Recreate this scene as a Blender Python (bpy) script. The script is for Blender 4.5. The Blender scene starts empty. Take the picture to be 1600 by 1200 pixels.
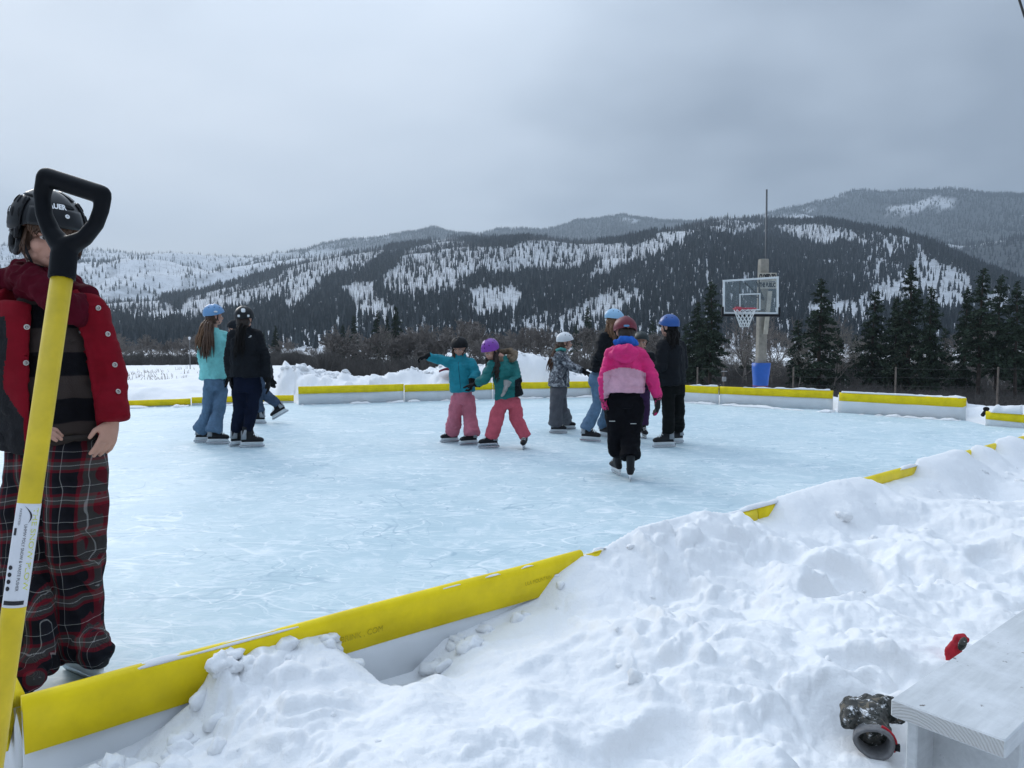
import bpy, math, random
import numpy as np
from mathutils import Vector, Matrix

R = math.radians
random.seed(7); np.random.seed(7)
scene = bpy.context.scene
COL = scene.collection

# ------------------------------------------------------------------ camera
F_PX, CAM_H, HORIZON = 1150.0, 1.25, 535.0           # pixels of a 1600x1200 frame, metres above the ice
PITCH = math.atan((600 - HORIZON) / F_PX)
cam_d = bpy.data.cameras.new('camera')
cam_d.sensor_width = 36.0
cam_d.lens = F_PX / 1600 * 36.0
cam_d.clip_start, cam_d.clip_end = 0.05, 60000
cam = bpy.data.objects.new('camera', cam_d); COL.objects.link(cam)
cam.location = (0, 0, CAM_H)
cam.rotation_euler = (math.pi / 2 - PITCH, 0, 0)
scene.camera = cam

# ------------------------------------------------------------------ sky and sun (overcast afternoon)
SUN_EL, SUN_AZ = R(27), R(-36)                       # azimuth measured from +Y towards +X
world = bpy.data.worlds.new('World'); scene.world = world
world.use_nodes = True
wt = world.node_tree; wt.nodes.clear()
def wn(t, **kw):
    n = wt.nodes.new(t)
    for k, v in kw.items(): setattr(n, k, v)
    return n
def wmath(op, a, b=None, clamp=False):
    n = wn('ShaderNodeMath', operation=op, use_clamp=clamp)
    for i, s in enumerate((a, b)):
        if s is None: continue
        if isinstance(s, (int, float)): n.inputs[i].default_value = s
        else: wt.links.new(s, n.inputs[i])
    return n.outputs[0]
w_out = wn('ShaderNodeOutputWorld'); w_bg = wn('ShaderNodeBackground')
sky = wn('ShaderNodeTexSky', sky_type='NISHITA'); sky.sun_disc = False
sky.sun_elevation = SUN_EL; sky.sun_rotation = SUN_AZ
tc = wn('ShaderNodeTexCoord')
sep = wn('ShaderNodeSeparateXYZ'); wt.links.new(tc.outputs['Generated'], sep.inputs[0])
zc = wmath('MAXIMUM', sep.outputs[2], 0.0)
den = wmath('ADD', zc, 0.30)
cx, cy = wmath('DIVIDE', sep.outputs[0], den), wmath('DIVIDE', sep.outputs[1], den)
cmb = wn('ShaderNodeCombineXYZ'); wt.links.new(cx, cmb.inputs[0]); wt.links.new(cy, cmb.inputs[1])
n1 = wn('ShaderNodeTexNoise'); n1.inputs['Scale'].default_value = 0.9; n1.inputs['Detail'].default_value = 3; n1.inputs['Roughness'].default_value = 0.52
mp = wn('ShaderNodeMapping'); mp.inputs['Location'].default_value = (3.1, 1.7, 0.3); mp.inputs['Rotation'].default_value = (0, 0, R(25)); mp.inputs['Scale'].default_value = (1.0, 1.25, 1.0)
wt.links.new(cmb.outputs[0], mp.inputs[0]); wt.links.new(mp.outputs[0], n1.inputs[0])
n2 = wn('ShaderNodeTexNoise'); n2.inputs['Scale'].default_value = 2.3; n2.inputs['Detail'].default_value = 3; n2.inputs['Roughness'].default_value = 0.55
wt.links.new(mp.outputs[0], n2.inputs[0])
# thin cloud towards the sun, thicker away from it
dotn = wn('ShaderNodeVectorMath', operation='DOT_PRODUCT')
dotn.inputs[1].default_value = (math.sin(SUN_AZ) * math.cos(SUN_EL), math.cos(SUN_AZ) * math.cos(SUN_EL), math.sin(SUN_EL))
wt.links.new(tc.outputs['Generated'], dotn.inputs[0])
glow = wmath('ADD', wmath('MULTIPLY', dotn.outputs['Value'], 1.0), -0.33)
cl = wmath('ADD', wmath('MULTIPLY', wmath('SUBTRACT', n1.outputs[0], 0.5), 1.55), wmath('MULTIPLY', wmath('SUBTRACT', n2.outputs[0], 0.5), 0.55))
tot = wmath('ADD', glow, cl, True)
ramp = wn('ShaderNodeValToRGB'); wt.links.new(tot, ramp.inputs[0])
e = ramp.color_ramp.elements
e[0].position = 0.0; e[0].color = (0.225, 0.27, 0.335, 1)
e[1].position = 1.0; e[1].color = (0.56, 0.62, 0.70, 1)
m_ = ramp.color_ramp.elements.new(0.36); m_.color = (0.36, 0.42, 0.50, 1)
m_ = ramp.color_ramp.elements.new(0.62); m_.color = (0.47, 0.535, 0.62, 1)
# overcast skies are brighter overhead
zen = wmath('ADD', wmath('MULTIPLY', wmath('MULTIPLY', wmath('MULTIPLY', zc, zc), zc), 3.1), 1.04)
cs = wn('ShaderNodeVectorMath', operation='SCALE'); wt.links.new(ramp.outputs[0], cs.inputs[0]); wt.links.new(zen, cs.inputs['Scale'])
ss = wn('ShaderNodeVectorMath', operation='SCALE'); wt.links.new(sky.outputs[0], ss.inputs[0]); ss.inputs['Scale'].default_value = 0.07
mixw = wn('ShaderNodeMix', data_type='RGBA'); mixw.inputs[0].default_value = 0.93
wt.links.new(ss.outputs[0], mixw.inputs[6]); wt.links.new(cs.outputs[0], mixw.inputs[7])
wt.links.new(mixw.outputs[2], w_bg.inputs[0]); w_bg.inputs[1].default_value = 1.0
wt.links.new(w_bg.outputs[0], w_out.inputs[0])

world.cycles.sampling_method = 'MANUAL'; world.cycles.sample_map_resolution = 256

sun_d = bpy.data.lights.new('sun', 'SUN'); sun_d.energy = 1.15; sun_d.angle = R(24); sun_d.color = (1.0, 0.965, 0.92)
sun = bpy.data.objects.new('sun', sun_d); COL.objects.link(sun)
sd = Vector((math.sin(SUN_AZ) * math.cos(SUN_EL), math.cos(SUN_AZ) * math.cos(SUN_EL), math.sin(SUN_EL)))
sun.rotation_euler = sd.to_track_quat('Z', 'Y').to_euler()

scene.view_settings.view_transform = 'Standard'
scene.view_settings.look = 'None'
scene.view_settings.exposure = 0.42
scene.view_settings.gamma = 1.0
scene.view_settings.use_curve_mapping = False
scene.render.engine = 'CYCLES'
scene.cycles.use_denoising = True
scene.cycles.max_bounces = 5
scene.cycles.diffuse_bounces = 2
scene.cycles.glossy_bounces = 2
scene.cycles.transmission_bounces = 4
scene.cycles.volume_bounces = 0
scene.cycles.transparent_max_bounces = 8
scene.cycles.caustics_reflective = False
scene.cycles.caustics_refractive = False

# ------------------------------------------------------------------ measuring helpers
CP, SP = math.cos(PITCH), math.sin(PITCH)
def ray(u, v):
    x, up = (u - 800) / F_PX, -(v - 600) / F_PX
    return np.array((x, CP + up * SP, -SP + up * CP))
def P(u, v, depth):
    d = ray(u, v); return np.array((0, 0, CAM_H)) + d * (depth / d[1])
def G(u, v, z=0.0):
    d = ray(u, v); return np.array((0, 0, CAM_H)) + d * ((z - CAM_H) / d[2])
def project(p):
    p = np.atleast_2d(p); q = p - np.array((0, 0, CAM_H))
    fz = q[:, 1] * CP - q[:, 2] * SP; up = q[:, 1] * SP + q[:, 2] * CP
    return 800 + F_PX * q[:, 0] / fz, 600 - F_PX * up / fz

# ------------------------------------------------------------------ numpy noise
def _hash(ix, iy, iz, seed):
    h = (ix.astype(np.int64) * 374761393 + iy.astype(np.int64) * 668265263 + iz.astype(np.int64) * 2147483647 + seed * 974711) & 0xFFFFFFFF
    h = ((h ^ (h >> 13)) * 1274126177) & 0xFFFFFFFF
    h = ((h ^ (h >> 16)) * 2246822519) & 0xFFFFFFFF
    return ((h ^ (h >> 15)) & 0xFFFFFF) / float(0xFFFFFF)
def vnoise(p, seed=0):
    p = np.asarray(p, float); i = np.floor(p); f = p - i; f = f * f * f * (f * (f * 6 - 15) + 10)
    ix, iy, iz = i[:, 0], i[:, 1], i[:, 2]; r = 0
    for a in (0, 1):
        for b in (0, 1):
            for c in (0, 1):
                w = (f[:, 0] if a else 1 - f[:, 0]) * (f[:, 1] if b else 1 - f[:, 1]) * (f[:, 2] if c else 1 - f[:, 2])
                r = r + w * _hash(ix + a, iy + b, iz + c, seed)
    return r * 2 - 1
def fbm(p, octaves=4, seed=0, gain=0.5, lac=2.03):
    p = np.asarray(p, float); r = 0; a = 1.0
    for k in range(octaves):
        r = r + a * vnoise(p, seed + k * 17); p = p * lac + 13.7; a *= gain
    return r
def xy3(x, y, s, z=0.0):
    return np.stack([x * s, y * s, np.full_like(x, z)], 1)
def sstep(a, b, x):
    t = np.clip((x - a) / (b - a), 0, 1); return t * t * (3 - 2 * t)
def clods(x, y, s, seed=0, share=0.6):
    """rounded lumps of random size lying in a plane, height in cell units"""
    px, py = x * s, y * s; ix, iy = np.floor(px), np.floor(py); best = np.zeros_like(px)
    for a in (-1, 0, 1):
        for b in (-1, 0, 1):
            cx_, cy_ = ix + a, iy + b; z = np.zeros_like(cx_)
            dx = cx_ + _hash(cx_, cy_, z, seed) - px; dy = cy_ + _hash(cx_, cy_, z, seed + 5) - py
            q = _hash(cx_, cy_, z, seed + 9); rad = np.where(q < share, .25 + .55 * _hash(cx_, cy_, z, seed + 13), 0.0)
            th = 6.28 * _hash(cx_, cy_, z, seed + 21); st = .55 + .45 * _hash(cx_, cy_, z, seed + 27)
            ex = dx * np.cos(th) + dy * np.sin(th); ey = (-dx * np.sin(th) + dy * np.cos(th)) / st
            best = np.maximum(best, (np.maximum(rad * rad - ex * ex - ey * ey, 0) / np.maximum(rad, .1) * .65 + .35 * np.sqrt(np.maximum(rad * rad - ex * ex - ey * ey, 0))) * (.5 + .5 * q))
    return best

# ------------------------------------------------------------------ materials
MATS = {}
def new_mat(name):
    m = bpy.data.materials.new(name); m.use_nodes = True
    nt = m.node_tree; b = nt.nodes['Principled BSDF']; MATS[name] = m
    return m, nt, b
def N(nt, t, **kw):
    n = nt.nodes.new(t)
    for k, v in kw.items(): setattr(n, k, v)
    return n
def nmath(nt, op, a, b=None, clamp=False):
    n = N(nt, 'ShaderNodeMath', operation=op, use_clamp=clamp)
    for i, s in enumerate((a, b)):
        if s is None: continue
        if isinstance(s, (int, float)): n.inputs[i].default_value = s
        else: nt.links.new(s, n.inputs[i])
    return n.outputs[0]
def nnoise(nt, vec, scale, detail=3, rough=0.5, dist=0.0):
    n = N(nt, 'ShaderNodeTexNoise'); n.inputs['Scale'].default_value = scale; n.inputs['Detail'].default_value = detail
    n.inputs['Roughness'].default_value = rough; n.inputs['Distortion'].default_value = dist
    if vec is not None: nt.links.new(vec, n.inputs['Vector'])
    return n.outputs[0]
def nramp(nt, fac, stops, interp='LINEAR'):
    n = N(nt, 'ShaderNodeValToRGB'); n.color_ramp.interpolation = interp
    el = n.color_ramp.elements
    while len(el) < len(stops): el.new(0.5)
    for i, (p, c) in enumerate(stops):
        el[i].position = p; el[i].color = (*c, 1) if len(c) == 3 else c
    nt.links.new(fac, n.inputs[0]); return n.outputs[0]
def nmix(nt, fac, a, b, blend='MIX'):
    n = N(nt, 'ShaderNodeMix', data_type='RGBA', blend_type=blend)
    for i, s in ((0, fac), (6, a), (7, b)):
        if isinstance(s, (int, float)): n.inputs[i].default_value = s
        elif isinstance(s, tuple): n.inputs[i].default_value = (*s, 1) if len(s) == 3 else s
        else: nt.links.new(s, n.inputs[i])
    return n.outputs[2]
def nbump(nt, b, h, strength, dist):
    n = N(nt, 'ShaderNodeBump'); n.inputs['Strength'].default_value = strength; n.inputs['Distance'].default_value = dist
    nt.links.new(h, n.inputs['Height']); nt.links.new(n.outputs[0], b.inputs['Normal'])
def objvec(nt, kind='Object'):
    return N(nt, 'ShaderNodeTexCoord').outputs[kind]
def mat(name, col, rough=0.8, var=0.15, vs=12.0, bump=0.0, bs=60.0, bd=0.004, metal=0.0, spec=0.3, coat=0.0):
    """plain material: base colour with patchy variation and fine relief"""
    if name in MATS: return MATS[name]
    m, nt, b = new_mat(name); v = objvec(nt)
    c1 = tuple(max(0, x * (1 - var)) for x in col); c2 = tuple(min(1, x * (1 + var)) for x in col)
    nt.links.new(nramp(nt, nnoise(nt, v, vs, 4, 0.6), [(0.3, c1), (0.7, c2)]), b.inputs['Base Color'])
    b.inputs['Roughness'].default_value = rough; b.inputs['Metallic'].default_value = metal
    b.inputs['Specular IOR Level'].default_value = spec; b.inputs['Coat Weight'].default_value = coat
    if bump: nbump(nt, b, nnoise(nt, v, bs, 4, 0.6), bump, bd)
    return m

def snow_mat(name, fine=True):
    m, nt, b = new_mat(name); v = objvec(nt)
    c = nramp(nt, nnoise(nt, v, 0.9, 3, 0.6), [(0.3, (0.78, 0.79, 0.80)), (0.7, (0.865, 0.87, 0.875))])
    if fine:
        dirt = nramp(nt, nnoise(nt, v, 9.0, 4, 0.8), [(0.70, (0, 0, 0)), (0.80, (0.16, 0.16, 0.16))])
        c = nmix(nt, dirt, c, (0.58, 0.55, 0.50))
    nt.links.new(c, b.inputs['Base Color'])
    b.inputs['Roughness'].default_value = 0.75; b.inputs['Specular IOR Level'].default_value = 0.2
    h = nnoise(nt, v, 26, 5, 0.68)
    nbump(nt, b, h, 0.42, 0.018)
    return m
SNOW = snow_mat('snow')

def ice_mat():
    m, nt, b = new_mat('ice'); v = objvec(nt)
    patch = nnoise(nt, v, 0.55, 5, 0.6, 0.6)
    base = nramp(nt, patch, [(0.30, (0.43, 0.57, 0.63)), (0.5, (0.51, 0.645, 0.695)), (0.70, (0.60, 0.71, 0.745))])
    frost = nnoise(nt, v, 5.5, 5, 0.72, 1.2)
    base = nmix(nt, nramp(nt, frost, [(0.48, (0, 0, 0)), (0.66, (0.62, 0.62, 0.62))]), base, (0.76, 0.83, 0.86))
    hs = []
    def scratches(scale, dist, thr, rot, sx, off):
        mp = N(nt, 'ShaderNodeMapping'); mp.inputs['Rotation'].default_value = (0, 0, R(rot)); mp.inputs['Scale'].default_value = (sx, 1, 1)
        mp.inputs['Location'].default_value = (off, off * 2.3, 0)
        nt.links.new(v, mp.inputs[0])
        n = nnoise(nt, mp.outputs[0], scale, 1.5, 0.5, dist)
        a = nmath(nt, 'ABSOLUTE', nmath(nt, 'SUBTRACT', n, 0.5))
        return nmath(nt, 'SUBTRACT', 1.0, nmath(nt, 'DIVIDE', a, thr), True)
    patchy = nramp(nt, nnoise(nt, v, 1.7, 3, 0.6), [(0.38, (0.15, 0.15, 0.15)), (0.6, (1, 1, 1))])
    for sc_, di, th, ro, sx, of, col, k in (
            (1.6, 1.5, 0.011, 20, 0.45, 1.0, (0.84, 0.89, 0.91), 0.85), (2.4, 2.2, 0.012, 75, 0.40, 4.0, (0.84, 0.89, 0.91), 0.80),
            (3.6, 1.8, 0.014, -35, 0.35, 7.0, (0.84, 0.89, 0.91), 0.75), (1.3, 2.6, 0.010, 130, 0.55, 9.0, (0.26, 0.40, 0.49), 0.60),
            (2.9, 2.0, 0.011, 5, 0.38, 12.0, (0.28, 0.42, 0.51), 0.55), (5.0, 1.5, 0.014, 48, 0.30, 15.0, (0.84, 0.89, 0.92), 0.35)):
        s = scratches(sc_, di, th, ro, sx, of); hs.append(s)
        base = nmix(nt, nmath(nt, 'MULTIPLY', nmath(nt, 'MULTIPLY', s, patchy), k), base, col)
    nt.links.new(base, b.inputs['Base Color'])
    nt.links.new(nramp(nt, frost, [(0.35, (0.42,) * 3), (0.65, (0.66,) * 3)]), b.inputs['Roughness'])
    b.inputs['Specular IOR Level'].default_value = 0.16
    hh = nnoise(nt, v, 7.0, 3, 0.65, 0.5)
    nbump(nt, b, hh, 0.35, 0.006)
    return m
ICE = ice_mat()

# ------------------------------------------------------------------ mesh helpers
def quick_mesh(name, verts, faces):
    """faces: (M,k) int array, all of the same size"""
    verts = np.asarray(verts, np.float32); faces = np.asarray(faces, np.int32); k = faces.shape[1]
    me = bpy.data.meshes.new(name)
    me.vertices.add(len(verts)); me.vertices.foreach_set('co', verts.ravel())
    me.loops.add(faces.size); me.loops.foreach_set('vertex_index', faces.ravel())
    me.polygons.add(len(faces)); me.polygons.foreach_set('loop_start', np.arange(0, faces.size, k, dtype=np.int32))
    me.update(calc_edges=True); me.validate(); return me
def smooth_all(me, on=True):
    me.polygons.foreach_set('use_smooth', np.full(len(me.polygons), on)); me.update()
def link(name, me, m=None, parent=None, loc=None):
    o = bpy.data.objects.new(name, me); COL.objects.link(o)
    if m is not None and me is not None and len(me.materials) == 0:
        for x in (m if isinstance(m, (list, tuple)) else [m]): me.materials.append(x)
    if parent is not None: o.parent = parent
    if loc is not None: o.location = loc
    return o
def tag(o, label=None, cat=None, group=None, kind=None):
    for k, v in (('label', label), ('category', cat), ('group', group), ('kind', kind)):
        if v: o[k] = v
    return o
def thing(name, loc, label, cat, group=None):
    o = bpy.data.objects.new(name, None); COL.objects.link(o); o.location = loc; o.empty_display_size = 0.1
    return tag(o, label, cat, group)
def nrm(v):
    v = np.asarray(v, float); n = np.linalg.norm(v); return v / n if n > 1e-9 else v

class MB:
    """collects shapes (world coordinates) into one mesh"""
    def __init__(s): s.V = []; s.F = []; s.M = []; s.n = 0
    def add(s, v, f, mi=0):
        s.V.append(np.asarray(v, float)); s.F += [tuple(int(i) + s.n for i in q) for q in f]; s.M += [mi] * len(f); s.n += len(v); return s
    def grid(s, g, closed_u=True, caps=True, mi=0):
        """g: (rows, cols, 3); columns wrap round"""
        r, c = g.shape[:2]; f = []
        for i in range(r - 1):
            for j in range(c if closed_u else c - 1):
                k = (j + 1) % c; f.append((i * c + j, i * c + k, (i + 1) * c + k, (i + 1) * c + j))
        v = g.reshape(-1, 3)
        if caps and closed_u:
            v = np.vstack([v, g[0].mean(0), g[-1].mean(0)]); a, b = r * c, r * c + 1
            for j in range(c):
                k = (j + 1) % c; f.append((a, k, j)); f.append((b, (r - 1) * c + j, (r - 1) * c + k))
        return s.add(v, f, mi)
    def loft(s, secs, n=16, mi=0, e=1.0):
        """secs: (centre, half axis a, half axis b)"""
        t = np.linspace(0, 2 * math.pi, n, endpoint=False); c, d = np.cos(t), np.sin(t)
        if e != 1.0: c, d = np.sign(c) * np.abs(c) ** e, np.sign(d) * np.abs(d) ** e
        g = np.array([np.asarray(o, float) + np.outer(c, a) + np.outer(d, b) for o, a, b in secs]); return s.grid(g, mi=mi)
    def tube(s, pts, rad, n=10, mi=0, flat=1.0, side=None):
        pts = [np.asarray(p, float) for p in pts]; m = len(pts)
        rad = [rad] * m if np.isscalar(rad) else rad; secs = []; ref = None
        for i in range(m):
            t = nrm(pts[min(i + 1, m - 1)] - pts[max(i - 1, 0)])
            if ref is None:
                ref = np.asarray(side, float) if side is not None else (np.array((1, 0, 0)) if abs(t[0]) < 0.8 else np.array((0, 1, 0)))
            a = nrm(ref - t * np.dot(ref, t)); b = np.cross(t, a); ref = a
            secs.append((pts[i], a * rad[i], b * rad[i] * flat))
        return s.loft(secs, n, mi)
    def capsule(s, p0, p1, r0, r1=None, n=10, mi=0):
        r1 = r0 if r1 is None else r1; p0, p1 = np.asarray(p0, float), np.asarray(p1, float); d = nrm(p1 - p0)
        k = [(-1, .05), (-.8, .6), (-.45, .9), (0, 1)]
        pts = [p0 + d * r0 * a for a, _ in k] + [p1 - d * r1 * a for a, _ in reversed(k)]
        rad = [r0 * b for _, b in k] + [r1 * b for _, b in reversed(k)]
        return s.tube(pts, rad, n, mi)
    def ell(s, c, r, rot=None, n=14, mi=0):
        c = np.asarray(c, float); r = np.array((r, r, r), float) if np.isscalar(r) else np.asarray(r, float)
        th = np.linspace(0.04, math.pi - 0.04, max(6, n // 2 + 1)); ph = np.linspace(0, 2 * math.pi, n, endpoint=False)
        g = np.stack([np.outer(np.sin(th), np.cos(ph)), np.outer(np.sin(th), np.sin(ph)), np.outer(np.cos(th), np.ones(n))], -1) * r
        if rot is not None: g = g @ np.asarray(rot, float).T
        return s.grid(g[::-1] + c, mi=mi)
    def box(s, c, h, rot=None, mi=0, bev=0.0):
        c, h = np.asarray(c, float), np.asarray(h, float); rot = np.eye(3) if rot is None else np.asarray(rot, float)
        bv = min(bev, h.min() * 0.9)
        if bv <= 0:
            v = np.array([(x, y, z) for z in (-1, 1) for y in (-1, 1) for x in (-1, 1)]) * h
            f = [(0, 2, 3, 1), (4, 5, 7, 6), (0, 1, 5, 4), (2, 6, 7, 3), (0, 4, 6, 2), (1, 3, 7, 5)]
            return s.add(v @ rot.T + c, f, mi)
        g = []
        for z, k in ((-h[2], 1), (-h[2] + bv, 0), (h[2] - bv, 0), (h[2], 1)):
            x, y = h[0] - bv * k, h[1] - bv * k
            g.append([(x - bv, -y, z), (x, -y + bv, z), (x, y - bv, z), (x - bv, y, z), (-x + bv, y, z), (-x, y - bv, z), (-x, -y + bv, z), (-x + bv, -y, z)])
        return s.grid(np.array(g) @ rot.T + c, mi=mi)
    def mesh(s, name, smooth=True):
        me = bpy.data.meshes.new(name)
        me.from_pydata(np.vstack(s.V).tolist(), [], s.F); me.update()
        if any(s.M): me.polygons.foreach_set('material_index', np.array(s.M, np.int32))
        if smooth: smooth_all(me)
        return me
    def build(s, name, m, parent=None, origin=None, smooth=True):
        me = s.mesh(name, smooth)
        if origin is None and parent is not None: origin = wloc(parent)
        if origin is not None:
            me.transform(Matrix.Translation(-Vector(origin)))
        return link(name, me, m, parent, None if parent is not None else origin)
def wloc(o):
    p = Vector(o.location)
    while o.parent: o = o.parent; p += Vector(o.location)
    return tuple(p)
def axes(fwd, up=(0, 0, 1)):
    """3x3 whose columns are right, forward, up"""
    f = nrm(fwd); r = nrm(np.cross(f, up)); return np.stack([r, f, np.cross(r, f)], 1)
def yawdir(deg): return np.array((math.cos(R(deg)), math.sin(R(deg)), 0.0))
def remesh(mb, name, voxel, smooth=5, factor=0.5):
    o = bpy.data.objects.new('tmp', mb.mesh('tmp')); COL.objects.link(o)
    md = o.modifiers.new('r', 'REMESH'); md.mode = 'VOXEL'; md.voxel_size = voxel; md.use_smooth_shade = True
    if smooth:
        sm = o.modifiers.new('s', 'SMOOTH'); sm.iterations = smooth; sm.factor = factor
    bpy.context.view_layer.update()
    me = bpy.data.meshes.new_from_object(o.evaluated_get(bpy.context.evaluated_depsgraph_get()))
    me.name = name; d = o.data; bpy.data.objects.remove(o); bpy.data.meshes.remove(d); me.materials.clear()
    return me
def vco(me):
    a = np.empty(len(me.vertices) * 3, np.float32); me.vertices.foreach_get('co', a); return a.reshape(-1, 3).astype(float)
def vno(me):
    a = np.empty(len(me.vertices) * 3, np.float32); me.vertices.foreach_get('normal', a); return a.reshape(-1, 3).astype(float)
def setco(me, v):
    me.vertices.foreach_set('co', np.asarray(v, np.float32).ravel()); me.update()
def part_mesh(me, name, m, parent):
    me.transform(Matrix.Translation(-Vector(wloc(parent)))); smooth_all(me); return link(name, me, m, parent)
def text_part(body, size, m, parent, fn, name='lettering', width=None, extrude=0.0, align='CENTER', bold=0.0):
    """fn maps flat (x,y,z) letters to world positions"""
    cu = bpy.data.curves.new('t', 'FONT'); cu.body = body; cu.size = size; cu.align_x = align; cu.align_y = 'CENTER'; cu.extrude = extrude; cu.offset = bold; cu.resolution_u = 3
    o = bpy.data.objects.new('tmp', cu); COL.objects.link(o); bpy.context.view_layer.update()
    me = bpy.data.meshes.new_from_object(o.evaluated_get(bpy.context.evaluated_depsgraph_get())); bpy.data.objects.remove(o); bpy.data.curves.remove(cu)
    me.materials.clear(); v = vco(me)
    if width: v[:, 0] *= width / (v[:, 0].max() - v[:, 0].min())
    setco(me, fn(v)); me.name = name
    me.transform(Matrix.Translation(-Vector(wloc(parent)))); return link(name, me, m, parent)

# ================================================================== RINK OUTLINE
BT = 0.36                                            # top of a board above the ice
A0 = G(33, 1087, BT)[:2]; A1 = np.array((8.75, 10.3))
_nd = nrm(np.append(G(1600, 681, BT)[:2] - A0, 0))[:2]      # along the near side
_nn = np.array((_nd[1], -_nd[0]))                            # outwards, to the camera's side
A1 = A0 + _nd * 13.0
BRIGHT = [G(1604, 648, 0.20)[:2], G(1541, 642, 0.22)[:2], G(1510, 622, BT)[:2], G(1310, 613, BT)[:2], G(1302, 610.5, BT)[:2], G(1125, 604, BT)[:2], G(1066, 601, BT)[:2]]
BFAR = [G(925, 595.5, BT)[:2], G(770, 598, BT)[:2], G(632, 601, BT)[:2], G(466, 604.5, BT)[:2]]
BLEFT = [np.array((-4.55, 15.3)), np.array((-6.35, 14.55)), np.array((-8.2, 13.8))]
LCOR = np.array((-9.5, 11.0))
POLY = np.array([A0, A1] + BRIGHT + BFAR + BLEFT + [LCOR])
def near_t(u, v=None):
    """distance along the near side of the point seen at pixel column u"""
    lo, hi = -0.5, 14.0
    for _ in range(50):
        m = (lo + hi) / 2; p = A0 + _nd * m
        if project(np.array((p[0], p[1], BT)))[0][0] < u: lo = m
        else: hi = m
    return lo
def poly_sd(x, y):
    """signed distance to the rink outline, + outside"""
    n = len(POLY); d = np.full_like(x, 1e9); inside = np.zeros_like(x, bool)
    for i in range(n):
        a, b = POLY[i], POLY[(i + 1) % n]; e_ = b - a
        t = np.clip(((x - a[0]) * e_[0] + (y - a[1]) * e_[1]) / (e_ @ e_), 0, 1)
        d = np.minimum(d, np.hypot(x - a[0] - t * e_[0], y - a[1] - t * e_[1]))
        c = ((a[1] > y) != (b[1] > y)) & (x < (b[0] - a[0]) * (y - a[1]) / (b[1] - a[1] + 1e-12) + a[0]); inside ^= c
    return np.where(inside, -d, d)

# height of the shovelled snow against the near boards, by pixel column
_bk = [(-400, .12), (0, .10), (60, .13), (200, .15), (290, .19), (330, .31), (420, .33), (500, .32), (528, .26), (545, .10), (640, .09), (690, .17), (760, .19), (835, .22), (860, .29),
       (905, .345), (930, .325), (955, .355), (1000, .40), (1090, .40), (1150, .345), (1165, .29), (1195, .29), (1215, .375), (1300, .39), (1345, .37), (1355, .285), (1425, .29), (1434, .39), (1494, .395), (1500, .30), (1511, .30), (1518, .385),
       (1530, .385), (1534, .30), (1550, .30), (1556, .39), (1580, .395), (1585, .30), (1594, .30), (1600, .39), (1700, .38)]
BK_T = np.array([near_t(u) for u, _ in _bk]); BK_H = np.array([h for _, h in _bk])
BK_T = np.maximum.accumulate(BK_T + np.arange(len(BK_T)) * 1e-4)
SPILL = [(960, 0), (985, .22), (1040, .34), (1100, .30), (1150, .12), (1165, .0), (1195, .0), (1225, .12), (1330, .12), (1352, .0), (1430, 0), (1445, .16), (1490, .16), (1502, 0), (1515, .05), (1530, 0), (1552, .05), (1570, .12), (1590, .0), (1600, .12), (1700, .2)]
SP_T = np.array([near_t(u) for u, _ in SPILL]); SP_D = np.array([d for _, d in SPILL])
HEAP = [(-200, .30), (430, .30), (444, .82), (470, .72), (500, .58), (560, .50), (620, .52), (680, .60), (720, .56), (770, .78), (800, .95), (850, .92), (872, .66), (900, .5), (950, .62), (1000, .45), (1060, .30), (1700, .26)]
HP_U = np.array([a for a, _ in HEAP]); HP_H = np.array([b for _, b in HEAP])

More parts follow.
